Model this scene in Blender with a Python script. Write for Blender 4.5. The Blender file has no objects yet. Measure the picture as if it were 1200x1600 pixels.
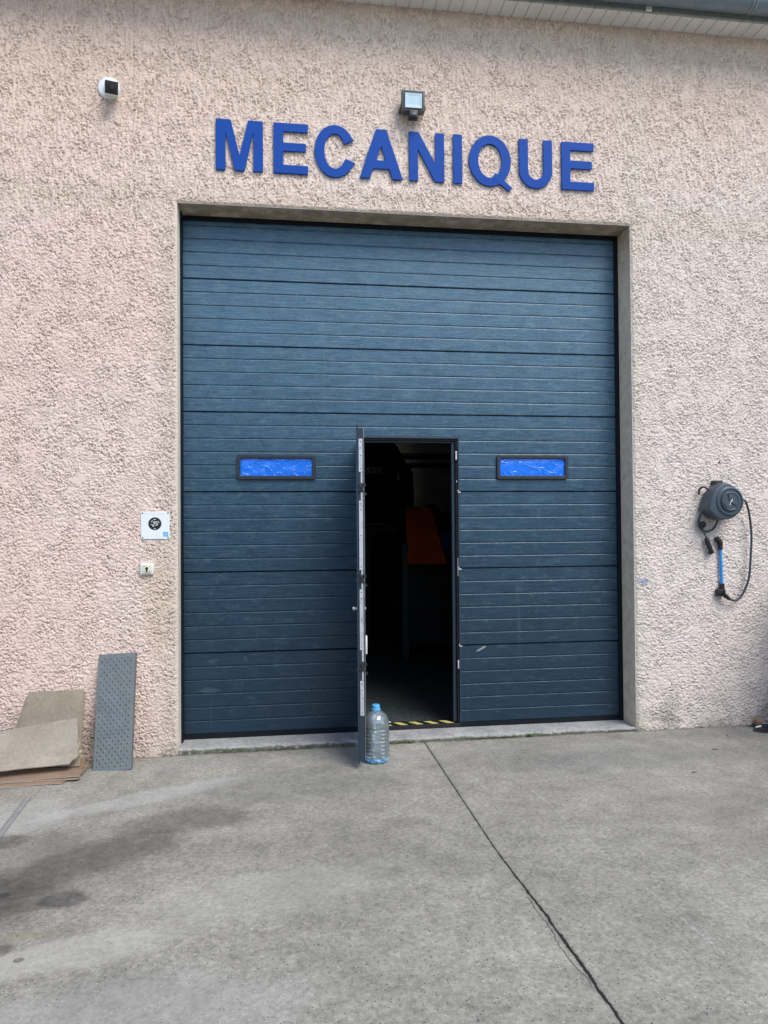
import bpy, bmesh, math, random
import numpy as np
from mathutils import Vector, Matrix
R = math.radians
C = bpy.context.scene.collection
scn = bpy.context.scene

# ------------------------------------------------------------------ camera
CX, CZ, CD, YAW, PIT, ROL, FOC = .7304, 1.5458, 5.426, .1381, .017, -.0074, 1155.0
cam_d = bpy.data.cameras.new('camera')
cam = bpy.data.objects.new('camera', cam_d); C.objects.link(cam)
Fv = Vector((math.sin(YAW)*math.cos(PIT), math.cos(YAW)*math.cos(PIT), math.sin(PIT)))
Rv = Vector((math.cos(YAW), -math.sin(YAW), 0)); Uv = Rv.cross(Fv)
R2 = Rv*math.cos(ROL) + Uv*math.sin(ROL); U2 = Uv*math.cos(ROL) - Rv*math.sin(ROL)
M = Matrix((R2, U2, -Fv)).transposed().to_4x4(); M.translation = Vector((CX, -CD, CZ))
cam.matrix_world = M
cam_d.sensor_fit = 'VERTICAL'; cam_d.sensor_height = 36; cam_d.lens = FOC/1600*36
cam_d.clip_start = .05; cam_d.clip_end = 500
scn.camera = cam

# ------------------------------------------------------------------ light
SUN_EL, SUN_AZ = 51, 150          # degrees; azimuth measured from +Y clockwise (front right, high)
w = bpy.data.worlds.new('World'); scn.world = w; w.use_nodes = True
nt = w.node_tree; nt.nodes.clear()
sky = nt.nodes.new('ShaderNodeTexSky'); sky.sky_type = 'NISHITA'; sky.sun_disc = False
sky.sun_elevation = R(SUN_EL); sky.sun_rotation = R(SUN_AZ)
sky.air_density = 1.0; sky.dust_density = 1.2; sky.ozone_density = .2
bg = nt.nodes.new('ShaderNodeBackground'); bg.inputs[1].default_value = .12
wo = nt.nodes.new('ShaderNodeOutputWorld')
nt.links.new(sky.outputs[0], bg.inputs[0]); nt.links.new(bg.outputs[0], wo.inputs[0])
sd = bpy.data.lights.new('sun', 'SUN'); sd.energy = 1.7; sd.angle = R(32); sd.color = (1, .95, .88)
sun = bpy.data.objects.new('sun', sd); C.objects.link(sun)
az = R(SUN_AZ); el = R(SUN_EL)
sdir = Vector((math.sin(az)*math.cos(el), math.cos(az)*math.cos(el), math.sin(el)))
sun.rotation_euler = sdir.to_track_quat('Z', 'Y').to_euler()
scn.view_settings.view_transform = 'Standard'; scn.view_settings.look = 'None'
scn.view_settings.exposure = .82; scn.view_settings.gamma = 1
scn.render.engine = 'CYCLES'

# ------------------------------------------------------------------ node helpers
class NB:
    def __init__(s, name):
        s.m = bpy.data.materials.new(name); s.m.use_nodes = True
        s.t = s.m.node_tree; s.n = s.t.nodes; s.b = s.n['Principled BSDF']
        s._c = None
    def L(s, a, b): s.t.links.new(a, b)
    def co(s):
        if not s._c: s._c = s.n.new('ShaderNodeTexCoord').outputs['Object']
        return s._c
    def map(s, scale=(1,1,1), loc=(0,0,0), rot=(0,0,0)):
        m = s.n.new('ShaderNodeMapping'); s.L(s.co(), m.inputs[0])
        m.inputs['Scale'].default_value = scale; m.inputs['Location'].default_value = loc; m.inputs['Rotation'].default_value = rot
        return m.outputs[0]
    def noise(s, scale, detail=4, rough=.55, dist=0, vec=None, color=False):
        n = s.n.new('ShaderNodeTexNoise'); s.L(vec or s.co(), n.inputs['Vector'])
        n.inputs['Scale'].default_value = scale; n.inputs['Detail'].default_value = detail
        n.inputs['Roughness'].default_value = rough; n.inputs['Distortion'].default_value = dist
        return n.outputs['Color' if color else 'Fac']
    def voro(s, scale, vec=None, feat='F1', rnd=1):
        n = s.n.new('ShaderNodeTexVoronoi'); s.L(vec or s.co(), n.inputs['Vector']); n.feature = feat
        n.inputs['Scale'].default_value = scale; n.inputs['Randomness'].default_value = rnd
        return n.outputs['Distance'], (n.outputs['Color'] if feat == 'F1' else None)
    def ramp(s, fac, stops, interp='LINEAR'):
        n = s.n.new('ShaderNodeValToRGB'); s.L(fac, n.inputs[0]); e = n.color_ramp; e.interpolation = interp
        while len(e.elements) < len(stops): e.elements.new(.5)
        for q, (p, c) in zip(e.elements, stops):
            q.position = p; q.color = (c, c, c, 1) if isinstance(c, (int, float)) else (*c, 1)
        return n.outputs[0]
    def mix(s, fac, a, b, mode='MIX'):
        n = s.n.new('ShaderNodeMix'); n.data_type = 'RGBA'; n.blend_type = mode; n.clamp_factor = True
        for ix, v in ((0, fac), (6, a), (7, b)):
            sock = n.inputs[ix]
            if isinstance(v, (int, float)):
                sock.default_value = v if ix == 0 else (v, v, v, 1)
            elif isinstance(v, tuple): sock.default_value = (*v, 1)
            else: s.L(v, sock)
        return n.outputs[2]
    def math(s, op, a, b=None, c=None, clamp=False):
        n = s.n.new('ShaderNodeMath'); n.operation = op; n.use_clamp = clamp
        for i, v in enumerate((a, b, c)):
            if v is None: continue
            if isinstance(v, (int, float)): n.inputs[i].default_value = v
            else: s.L(v, n.inputs[i])
        return n.outputs[0]
    def xyz(s, vec=None):
        n = s.n.new('ShaderNodeSeparateXYZ'); s.L(vec or s.co(), n.inputs[0]); return n.outputs
    def smooth(s, v, a, b):
        n = s.n.new('ShaderNodeMapRange'); n.interpolation_type = 'SMOOTHSTEP'; s.L(v, n.inputs[0])
        n.inputs[1].default_value = a; n.inputs[2].default_value = b; n.inputs[3].default_value = 0; n.inputs[4].default_value = 1
        return n.outputs[0]
    def set(s, col=None, rough=None, metal=None, spec=None, alpha=None):
        for k, v in (('Base Color', col), ('Roughness', rough), ('Metallic', metal), ('Specular IOR Level', spec), ('Alpha', alpha)):
            if v is None: continue
            if isinstance(v, tuple): s.b.inputs[k].default_value = (*v, 1)
            elif isinstance(v, (int, float)): s.b.inputs[k].default_value = v
            else: s.L(v, s.b.inputs[k])
        return s
    def bump(s, h, strength=.5, dist=.002):
        n = s.n.new('ShaderNodeBump'); n.inputs['Strength'].default_value = strength; n.inputs['Distance'].default_value = dist
        s.L(h, n.inputs['Height'])
        prev = s.b.inputs['Normal'].links
        if prev: s.L(prev[0].from_socket, n.inputs['Normal'])
        s.L(n.outputs[0], s.b.inputs['Normal']); return s

def simple(name, col, rough=.6, metal=0, var=.15, scale=12, bump=.0, bscale=200, spec=.5):
    b = NB(name)
    n = b.noise(scale, 5, .6)
    f = b.ramp(n, [(.3, 1-var), (.7, 1+var)])
    b.set(b.mix(1.0, col, f, 'MULTIPLY'), None, metal, spec=spec)
    b.L(b.math('ADD', b.math('MULTIPLY', b.noise(scale*2.3, 3), .2), rough-.1), b.b.inputs['Roughness'])
    if bump: b.bump(b.noise(bscale, 3), bump, .001)
    return b.m

# ------------------------------------------------------------------ materials
MAT = {}
def m_stucco():
    b = NB('pink roughcast render'); x = b.xyz()
    big = b.noise(.45, 3, .5); mid = b.noise(2.2, 5, .6)
    base = b.mix(b.ramp(big, [(.38, 0), (.62, 1)]), (.74, .61, .54), (.75, .665, .61))
    # left, lower part of the render is pinker, right side greyer
    pk = b.smooth(b.math('ADD', x[0], b.math('MULTIPLY', mid, 1.6)), 2.2, -.6)
    base = b.mix(b.math('MULTIPLY', pk, .55), base, (.68, .515, .455))
    rg = b.smooth(b.math('ADD', x[0], b.math('MULTIPLY', mid, 1.2)), 2.6, 4.4)
    base = b.mix(b.math('MULTIPLY', rg, .6), base, (.68, .615, .58))
    # ochre band high up, stronger towards the top
    hi = b.smooth(b.math('ADD', x[2], b.math('MULTIPLY', mid, .5)), 3.9, 5.3)
    base = b.mix(b.math('MULTIPLY', hi, .5), base, (.64, .485, .375))
    gr = b.ramp(b.noise(7, 5, .65), [(.3, .93), (.7, 1.05)])
    base = b.mix(1.0, base, gr, 'MULTIPLY')
    # greenish grey dirt patches around the opening and near the ground
    foot = b.math('MULTIPLY', b.smooth(x[2], .35, -.08), b.smooth(b.noise(5, 4), .35, .7))
    base = b.mix(b.math('MULTIPLY', foot, .7), base, (.17, .165, .13))
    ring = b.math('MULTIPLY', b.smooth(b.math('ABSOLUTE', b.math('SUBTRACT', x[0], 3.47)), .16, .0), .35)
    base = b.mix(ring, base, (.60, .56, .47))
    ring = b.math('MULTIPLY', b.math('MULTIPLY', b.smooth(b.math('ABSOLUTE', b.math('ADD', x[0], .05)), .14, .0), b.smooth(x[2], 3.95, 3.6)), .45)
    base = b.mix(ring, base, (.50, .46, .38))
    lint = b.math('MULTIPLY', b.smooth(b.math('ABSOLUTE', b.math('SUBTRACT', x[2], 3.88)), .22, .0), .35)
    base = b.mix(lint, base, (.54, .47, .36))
    # ochre run below the key switch and a blue paint smudge right of the door
    def blob(cx, cz, rx, rz, e0=1.2, e1=.3, ns=30):
        u = b.math('DIVIDE', b.math('SUBTRACT', x[0], cx), rx); v = b.math('DIVIDE', b.math('SUBTRACT', x[2], cz), rz)
        d = b.math('ADD', b.math('SQRT', b.math('ADD', b.math('MULTIPLY', u, u), b.math('MULTIPLY', v, v))), b.math('MULTIPLY', b.math('SUBTRACT', b.noise(ns, 4), .5), 1.4))
        return b.smooth(d, e0, e1)
    base = b.mix(b.math('MULTIPLY', blob(-.14, 1.0, .12, .45), .35), base, (.50, .40, .25))
    base = b.mix(b.math('MULTIPLY', blob(3.505, 1.09, .06, .035), .6), base, (.20, .28, .48))
    base = b.mix(b.math('MULTIPLY', blob(1.55, 4.0, .55, .05), .25), base, (.42, .37, .27))
    # fine vertical crack near the camera
    wob = b.noise(9, 4, .6, vec=b.map((0, 0, 1)))
    cr = b.math('ABSOLUTE', b.math('SUBTRACT', b.math('ADD', x[0], b.math('MULTIPLY', wob, .10)), -.245))
    crm = b.math('MULTIPLY', b.smooth(cr, .005, .001), b.smooth(x[2], 3.2, 3.5))
    base = b.mix(b.math('MULTIPLY', crm, .42), base, (.16, .13, .11))
    b.set(base, .88, spec=.3)
    b.bump(b.noise(190, 3, .7), .6, .003)
    return b.m
def m_reveal(k=1.0, name='grey smooth render'):
    b = NB(name); x = b.xyz()
    c = b.ramp(b.noise(14, 6, .7), [(.25, (.42, .36, .30)), (.5, (.58, .515, .445)), (.75, (.68, .62, .55))])
    sp = b.smooth(b.noise(90, 3, .7), .58, .68)
    c = b.mix(b.math('MULTIPLY', sp, .5), c, (.10, .09, .075))
    mo = b.math('MULTIPLY', b.smooth(x[2], 3.4, 3.9), b.smooth(b.noise(8, 5, .6), .3, .6))
    c = b.mix(b.math('MULTIPLY', mo, .6), c, (.17, .145, .095))
    c = b.mix(1.0, c, (k, k*.94, k*.86), 'MULTIPLY')
    b.set(c, .9, spec=.25); b.bump(b.noise(120, 4, .7), .8, .003); b.bump(b.noise(25, 4, .6), .5, .006)
    return b.m
def m_door(name='dark blue embossed steel', c0=(.005, .017, .037), c1=(.070, .158, .245)):
    b = NB(name)
    st = b.noise(1, 5, .62, vec=b.map((7, 7, 260)))
    st2 = b.noise(1, 4, .6, vec=b.map((60, 60, 420)))
    blot = b.noise(3.5, 6, .6, .5, vec=b.map((1.3, 1.3, .8)))
    grain = b.math('MULTIPLY', b.math('ADD', st, st2), .5)
    f = b.math('MULTIPLY', b.smooth(grain, .43, .60), b.ramp(blot, [(.3, .6), (.7, 1)]))
    x = b.xyz(); sky_sheen = b.smooth(x[2], -.3, 3.3)  # sky reflection painted into the colour: paler at the top, darker below
    f = b.math('MULTIPLY', b.math('ADD', b.math('MULTIPLY', f, .7), b.math('MULTIPLY', sky_sheen, .28)), b.math('ADD', b.math('MULTIPLY', sky_sheen, .93), .07))
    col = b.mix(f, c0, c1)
    # pale dust rubbed into patches, slightly stronger on some ribs
    du = b.math('MULTIPLY', b.smooth(b.math('ADD', b.noise(9, 6, .75, .6, vec=b.map((1, 1, 2.2))), b.math('MULTIPLY', sky_sheen, .09)), .54, .74), b.smooth(b.noise(260, 2, .6), .40, .62))
    col = b.mix(b.math('MULTIPLY', du, .36), col, (.22, .29, .33))
    run = b.math('MULTIPLY', b.smooth(b.noise(1, 4, .6, vec=b.map((26, 26, .8))), .60, .72), b.noise(3, 3))
    col = b.mix(b.math('MULTIPLY', run, .18), col, (.15, .19, .22))
    ro = b.ramp(b.math('ADD', b.math('MULTIPLY', st, .5), b.math('MULTIPLY', blot, .5)), [(.3, .22), (.7, .38)])
    b.set(col, ro, spec=.75); b.b.inputs['Specular Tint'].default_value = (.54, .82, 1, 1); b.b.inputs['Coat Weight'].default_value = .25; b.b.inputs['Coat Roughness'].default_value = .24; b.b.inputs['Coat IOR'].default_value = 1.65
    b.bump(b.math('ADD', st2, st), .8, .0016)
    return b.m
def m_concrete(name='worn grey concrete', yard=True, tone=1.0):
    b = NB(name); x = b.xyz()
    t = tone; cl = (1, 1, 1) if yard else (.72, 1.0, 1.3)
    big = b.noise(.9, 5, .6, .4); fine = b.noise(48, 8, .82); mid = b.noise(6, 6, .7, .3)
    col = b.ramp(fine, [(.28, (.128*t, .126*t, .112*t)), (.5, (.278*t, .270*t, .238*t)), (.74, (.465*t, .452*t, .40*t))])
    col = b.mix(1.0, col, b.ramp(big, [(.3, .76), (.7, 1.2)]), 'MULTIPLY')
    col = b.mix(1.0, col, b.ramp(mid, [(.3, .78), (.7, 1.2)]), 'MULTIPLY')
    # aggregate: dark pits, pale grains
    d, c = b.voro(75); r = b.xyz(c)
    pit = b.math('MULTIPLY', b.smooth(d, .34, .16), b.smooth(r[0], .72, .78))
    col = b.mix(b.math('MULTIPLY', pit, .92), col, (.05, .05, .05))
    wg = b.math('MULTIPLY', b.smooth(d, .30, .14), b.smooth(r[1], .82, .86))
    col = b.mix(b.math('MULTIPLY', wg, .65), col, (.62, .60, .56))
    d2, c2 = b.voro(6.5); r2 = b.xyz(c2)
    big_pit = b.math('MULTIPLY', b.smooth(b.math('ADD', d2, b.math('MULTIPLY', b.noise(60, 2), .06)), .075, .04), b.smooth(r2[0], .36, .42))
    if yard:
        grit_ = b.ramp(b.noise(22, 7, .75), [(.32, .55), (.6, 1)])
        def stain_shade(cx, cy, rx, ry, ang, amt, colr, e0=1.05, e1=.50, ns=3.2, nj=1.3):
            ca, sa = math.cos(R(ang)), math.sin(R(ang))
            dx = b.math('SUBTRACT', x[0], cx); dy = b.math('SUBTRACT', x[1], cy)
            u = b.math('DIVIDE', b.math('ADD', b.math('MULTIPLY', dx, ca), b.math('MULTIPLY', dy, sa)), rx)
            v = b.math('DIVIDE', b.math('SUBTRACT', b.math('MULTIPLY', dy, ca), b.math('MULTIPLY', dx, sa)), ry)
            dd = b.math('SQRT', b.math('ADD', b.math('MULTIPLY', u, u), b.math('MULTIPLY', v, v)))
            dd = b.math('ADD', dd, b.math('MULTIPLY', b.math('SUBTRACT', b.noise(ns, 9, .72), .5), nj))
            return b.math('MULTIPLY', b.math('MULTIPLY', b.smooth(dd, e0, e1), grit_), amt)
        def add(col, *a): return b.mix(stain_shade(*a), col, a[6])
        dk = (.075, .07, .063)
        pale = (.46, .48, .47)
        col = add(col, -.05, -.80, .75, .13, 25, .42, pale)
        col = add(col, -.75, -1.0, .35, .35, 10, .38, pale)
        col = add(col, 1.2, -.25, 1.9, .16, 0, .15, (.36, .38, .41))
        col = add(col, -.10, -2.45, .60, .15, 14, .50, (.50, .49, .44))
        col = add(col, -.62, -1.75, .75, .55, 25, .40, (.12, .115, .10))
        col = add(col, .75, -.75, .8, .30, 8, .35, (.14, .145, .145))
        col = add(col, .7, -2.1, .7, .25, 10, .35, (.42, .415, .38))
        col = add(col, 3.3, -.6, 1.3, .30, 0, .40, (.13, .14, .15))  # painted shade: bluish darkening of the ground near the right wall
        col = add(col, 2.9, -1.5, .6, .25, -10, .25, (.15, .145, .14))
        col = add(col, .15, -2.9, .8, .30, 8, .40, (.42, .42, .40))
        col = add(col, .22, -1.22, .50, .22, 8, .62, dk)
        col = add(col, -.20, -1.62, .62, .24, 34, .72, dk)
        col = add(col, -.62, -2.0, .42, .32, 20, .85, (.06, .056, .05), 1.15, .35, 3)
        col = add(col, -.22, -2.01, .12, .085, 0, .8, (.05, .048, .045), 1.1, .6, 6, .5)
        col = add(col, -.69, -1.34, .13, .10, 0, .7, (.06, .055, .05), 1.1, .6, 6, .5)
        col = add(col, -.36, -2.38, .07, .045, 0, .75, (.09, .065, .05), 1.1, .6, 8, .5)
        col = add(col, -.28, -2.29, .17, .05, 0, .35, (.26, .22, .12), 1.1, .3, 8, .9)
        col = add(col, -.255, -2.46, .022, .018, 0, .8, dk, 1.1, .7, 20, .3)
        col = add(col, -.50, -1.93, .035, .025, 0, .8, (.03, .03, .03), 1.1, .7, 20, .3)
        col = add(col, 1.38, -1.45, .16, .13, 20, .42, (.12, .105, .09), 1.1, .2, 4, 1)
        col = add(col, 2.24, -1.35, .09, .08, 20, .30, (.12, .105, .09), 1.1, .2, 4, 1)
        col = add(col, 3.1, -1.9, .45, .18, 5, .28, (.15, .125, .10), 1.1, .2, 3, 1)
        col = add(col, .9, -.48, .6, .09, 5, .30, (.13, .135, .14), 1.1, .2, 4, 1)
        col = add(col, 4.0, -.2, 1.2, .3, 0, .45, (.11, .115, .125), 1.1, .2, 3, 1)  # shade painted on the ground along the foot of the right wall
        col = b.mix(b.math('MULTIPLY', big_pit, .75), col, (.045, .042, .04))
        # dirty line at the foot of the wall
        wf = b.math('MULTIPLY', b.smooth(b.math('ADD', x[1], b.math('MULTIPLY', b.noise(12, 4), .08)), -.02, .05), .75)
        col = b.mix(wf, col, (.085, .085, .07))
        # sawn joint that opens into a broken crack towards the viewer
        wob = b.math('MULTIPLY', b.math('SUBTRACT', b.noise(1, 5, .65, vec=b.map((1.5, 9, 1))), .5), .022)
        near = b.smooth(x[1], -1.7, -2.8)
        wx = b.math('ADD', b.math('SUBTRACT', x[0], b.math('MULTIPLY', b.math('MULTIPLY', near, .035), 1)), b.math('MULTIPLY', wob, b.math('ADD', b.math('MULTIPLY', near, 1.5), .25)))
        lx = b.math('ABSOLUTE', b.math('SUBTRACT', wx, 1.774))
        width = b.math('ADD', b.math('MULTIPLY', near, .0028), .0036)
        width = b.math('MULTIPLY', width, b.ramp(b.noise(1, 4, .7, vec=b.map((2, 22, 1))), [(.3, .55), (.7, 1.4)]))
        ln = b.smooth(b.math('SUBTRACT', lx, width), .002, -.001)
        # second strand of the crack where the edge has broken away
        wob2 = b.math('MULTIPLY', b.math('SUBTRACT', b.noise(1, 4, .6, vec=b.map((1, 6, 3), (3, 1, 2))), .5), .075)
        l2 = b.math('ABSOLUTE', b.math('SUBTRACT', b.math('ADD', x[0], wob2), 1.783))
        m2 = b.math('MULTIPLY', b.math('MULTIPLY', b.smooth(l2, .004, .001), b.smooth(x[1], -2.28, -2.36)), b.smooth(x[1], -3.0, -2.9))
        edge = b.math('MULTIPLY', b.smooth(b.math('SUBTRACT', lx, width), .022, .0), .30)
        col = b.mix(edge, col, (.13, .12, .10))
        ln = b.math('MAXIMUM', ln, b.math('MULTIPLY', m2, .7))
        col = b.mix(ln, col, (.018, .018, .016))
        # pale scratch lines
        for (x0, y0, x1, y1, am) in ((2.22, -.95, 2.29, -2.1, .28), (2.30, -2.1, 2.37, -2.95, .32), (.0, -.86, .12, -.80, .5)):
            L = math.hypot(x1-x0, y1-y0); ux, uy = (x1-x0)/L, (y1-y0)/L
            dx = b.math('SUBTRACT', x[0], x0); dy = b.math('SUBTRACT', x[1], y0)
            al = b.math('ADD', b.math('MULTIPLY', dx, ux), b.math('MULTIPLY', dy, uy))
            pe = b.math('ABSOLUTE', b.math('ADD', b.math('SUBTRACT', b.math('MULTIPLY', dx, -uy), b.math('MULTIPLY', dy, -ux)), b.math('MULTIPLY', b.math('SUBTRACT', b.noise(4, 3), .5), .03)))
            k = b.math('MULTIPLY', b.smooth(pe, .007, .002), b.math('MULTIPLY', b.smooth(al, 0, .1), b.smooth(al, L, L-.1)))
            col = b.mix(b.math('MULTIPLY', b.math('MULTIPLY', k, b.smooth(fine, .4, .6)), am*1.6), col, (.5, .5, .48))
        b.set(col, .86, spec=.35)
        b.bump(fine, .7, .0035); b.bump(pit, -.6, .002)
        b.bump(ln, -1.0, .012); b.bump(mid, .25, .006)
    else:
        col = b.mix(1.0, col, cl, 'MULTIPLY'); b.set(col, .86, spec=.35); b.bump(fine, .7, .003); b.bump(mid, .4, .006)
    return b.m
def m_sill():
    b = NB('worn concrete sill'); x = b.xyz()
    col = b.ramp(b.noise(45, 6, .75), [(.3, (.22, .225, .23)), (.5, (.34, .345, .35)), (.72, (.47, .47, .47))])
    col = b.mix(1.0, col, b.ramp(b.noise(4, 5, .6), [(.3, .75), (.7, 1.15)]), 'MULTIPLY')
    fr = b.math('MULTIPLY', b.smooth(b.math('ADD', x[2], b.math('MULTIPLY', b.noise(25, 4), .02)), -.034, -.048), b.smooth(b.noise(16, 5, .7), .3, .52))
    col = b.mix(b.math('MULTIPLY', fr, .9), col, (.075, .085, .045))
    b.set(col, .9, spec=.3); b.bump(b.noise(70, 5, .7), .9, .005); b.bump(b.noise(14, 4, .6), .6, .01)
    return b.m
def m_pet():
    m = bpy.data.materials.new('clear bottle plastic'); m.use_nodes = True; t = m.node_tree; t.nodes.clear()
    N = t.nodes.new; tr = N('ShaderNodeBsdfTransparent'); tr.inputs[0].default_value = (.93, .975, 1, 1)
    gl = N('ShaderNodeBsdfGlossy'); gl.inputs[0].default_value = (.85, .95, 1, 1); gl.inputs[1].default_value = .05
    da = N('ShaderNodeBsdfTranslucent'); da.inputs[0].default_value = (.85, .92, .96, 1)
    db = N('ShaderNodeBsdfDiffuse'); db.inputs[0].default_value = (.74, .88, .94, 1)
    di = N('ShaderNodeMixShader'); t.links.new(da.outputs[0], di.inputs[1]); t.links.new(db.outputs[0], di.inputs[2])
    lw = N('ShaderNodeLayerWeight'); lw.inputs[0].default_value = .6
    nz = N('ShaderNodeTexNoise'); nz.inputs['Scale'].default_value = 16; nz.inputs['Detail'].default_value = 3
    bp = N('ShaderNodeBump'); bp.inputs['Strength'].default_value = .5; bp.inputs['Distance'].default_value = .01
    tc = N('ShaderNodeTexCoord'); t.links.new(tc.outputs['Object'], nz.inputs['Vector']); t.links.new(nz.outputs[0], bp.inputs['Height'])
    for n in (gl, da, db, lw): t.links.new(bp.outputs[0], n.inputs['Normal'])
    m1 = N('ShaderNodeMixShader'); m1.inputs[0].default_value = .36; t.links.new(tr.outputs[0], m1.inputs[1]); t.links.new(di.outputs[0], m1.inputs[2])
    m2 = N('ShaderNodeMixShader'); t.links.new(lw.outputs['Fresnel'], m2.inputs[0]); t.links.new(m1.outputs[0], m2.inputs[1]); t.links.new(gl.outputs[0], m2.inputs[2])
    o = N('ShaderNodeOutputMaterial'); t.links.new(m2.outputs[0], o.inputs[0]); return m
def m_film():
    b = NB('blue crinkled protective film')
    v = b.map((1, 1, 1.8))
    wv = b.noise(4, 1.5, .5, 1.6, vec=v); w2 = b.noise(8, 1.5, .5, 2.0, vec=v)
    r1 = b.math('ABSOLUTE', b.math('SUBTRACT', wv, .5)); r2 = b.math('ABSOLUTE', b.math('SUBTRACT', w2, .5))
    ridge = b.math('ADD', b.smooth(r1, .03, 0), b.math('MULTIPLY', b.smooth(r2, .02, 0), .6))
    col = b.mix(b.math('MULTIPLY', ridge, .14), (.004, .17, .84), (.16, .46, .92))
    b.set(col, .25, spec=.6); b.b.inputs['Coat Weight'].default_value = .5; b.b.inputs['Coat Roughness'].default_value = .1
    b.bump(b.math('ADD', b.math('MULTIPLY', ridge, .5), b.noise(7, 2, .4, 1)), .9, .006); return b.m
def m_galv(name='galvanised steel', c=(.42, .45, .47), rough=.42, metal=.75):
    b = NB(name); d, cc = b.voro(28); r = b.xyz(cc)
    col = b.mix(b.math('MULTIPLY', r[0], .5), c, (c[0]*.65, c[1]*.67, c[2]*.7))
    st = b.smooth(b.noise(6, 5, .65), .5, .75); col = b.mix(b.math('MULTIPLY', st, .35), col, (.20, .17, .14))
    b.set(col, b.ramp(b.noise(20, 4), [(.3, rough-.08), (.7, rough+.15)]), metal); b.bump(b.noise(120, 3), .15, .001); return b.m
def m_card(name, c, c2):
    b = NB(name); col = b.ramp(b.noise(4, 6, .65), [(.3, c), (.7, c2)])
    fib = b.noise(1, 4, .6, vec=b.map((50, 50, 50)))
    col = b.mix(1.0, col, b.ramp(fib, [(.3, .86), (.7, 1.12)]), 'MULTIPLY')
    sp = b.smooth(b.noise(9, 6, .8), .66, .74); col = b.mix(b.math('MULTIPLY', sp, .5), col, tuple(q*.45 for q in c))
    b.set(col, .85, spec=.25); b.bump(fib, .3, .001); b.bump(b.noise(5, 3), .4, .01); return b.m

MAT.update(
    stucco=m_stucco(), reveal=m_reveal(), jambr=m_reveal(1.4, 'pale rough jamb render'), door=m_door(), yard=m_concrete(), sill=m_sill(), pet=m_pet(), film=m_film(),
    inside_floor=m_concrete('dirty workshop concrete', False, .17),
    rubber=simple('black rubber', (.006, .009, .014), .7, spec=.2), frame=simple('dark anthracite paint', (.018, .034, .055), .4, spec=.6),
    blackplastic=simple('black plastic', (.012, .013, .015), .4, bump=.2), wframe=simple('dark plastic window frame', (.018, .024, .032), .45, bump=.2),
    galv=m_galv(), plate=m_galv('blue grey steel sheet', (.17, .20, .21), .6, .35), zinc=m_galv('zinc gutter', (.20, .26, .30), .45, .6),
    bright=m_galv('bright zinc plated steel', (.72, .76, .80), .35, .55),
    letter=simple('blue acrylic', (.004, .060, .33), .5, var=.06, scale=4, spec=.15),
    white=simple('white painted metal', (.74, .80, .82), .4, var=.05), whitep=simple('white plastic', (.70, .74, .74), .45, var=.08),
    pvc=simple('pale grey soffit board', (.74, .73, .70), .5, var=.08, scale=5),
    lipm=simple('weathered grey fascia', (.26, .29, .27), .6, var=.25, scale=20),
    card=m_card('grey cardboard', (.255, .228, .186), (.35, .32, .268)), card3=m_card('dark grey cardboard', (.215, .186, .142), (.29, .258, .205)), card2=m_card('brown cardboard', (.215, .150, .105), (.30, .215, .155)),
    blue=simple('sky blue hose', (.03, .28, .72), .35, var=.12, scale=30), cap=simple('light blue cap', (.10, .42, .80), .35, var=.05),
    reel=simple('slate grey plastic', (.045, .068, .092), .42, var=.1, bump=.15, spec=.5), reeld=simple('dark slate plastic', (.022, .032, .045), .42),
    hose=simple('dark rubber hose', (.028, .045, .065), .45), glassled=simple('pale lamp glass', (.50, .66, .76), .18, var=.05, spec=.8),
    lampbody=simple('grey die cast housing', (.085, .095, .10), .5, bump=.2), yellow=simple('yellow tape', (.58, .53, .17), .5, var=.3, scale=40),
    ink=simple('black ink', (.012, .012, .014), .5), keyface=simple('ivory lock plate', (.62, .62, .50), .45),
    sticker=simple('light blue sticker', (.10, .40, .75), .4), wallin=simple('beige workshop wall', (.36, .34, .27), .8, var=.2, scale=2),
    carpaint=simple('black car paint', (.006, .007, .009), .2, var=.05, spec=.7), tail=simple('dark red lamp lens', (.10, .006, .006), .2),
    platew=simple('licence plate', (.55, .52, .46), .5, var=.05), red=simple('red painted steel', (.72, .095, .035), .5, var=.15, scale=6),
    greenst=simple('green painted steel', (.02, .06, .055), .5), bluebin=simple('blue plastic crate', (.01, .08, .35), .45),
    moss=simple('moss', (.040, .055, .024), .9, var=.4, scale=60), leaf=simple('weed leaf', (.06, .22, .02), .6, var=.3, scale=60),
    stone=simple('brown stone', (.30, .16, .07), .7, var=.3, scale=50), roofm=simple('dark roof tile', (.16, .10, .08), .8),
    farwall=simple('grey cladding', (.16, .17, .18), .7, var=.1, scale=1), farglass=simple('dark glass', (.02, .025, .03), .15), pen=simple('white marker', (.8, .85, .88), .5, var=.02),
    tornm=simple('torn paper fibres', (.50, .42, .28), .9, var=.3, scale=60), binm=simple('dark green bin plastic', (.03, .04, .04), .5, var=.15), jambl=simple('pale smooth render', (.74, .72, .64), .85, var=.12, scale=14, bump=.4), strip=simple('dull grey metal', (.24, .25, .25), .6, var=.2, scale=20),
    dark=simple('dark workshop steel', (.02, .022, .026), .5), cutedge=simple('pale cut edge', (.36, .32, .27), .8, var=.2, scale=60),
)
# tinted bottle base
_b = NB('tinted blue bottle base'); _n = _b.noise(35, 3, .5, 1)
_b.set(_b.mix(_b.smooth(_n, .42, .60), (.06, .36, .85), (.50, .80, .95)), .12, spec=.6); _b.b.inputs['Transmission Weight'].default_value = .35; _b.bump(_n, .8, .01); MAT['liquid'] = _b.m

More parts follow.
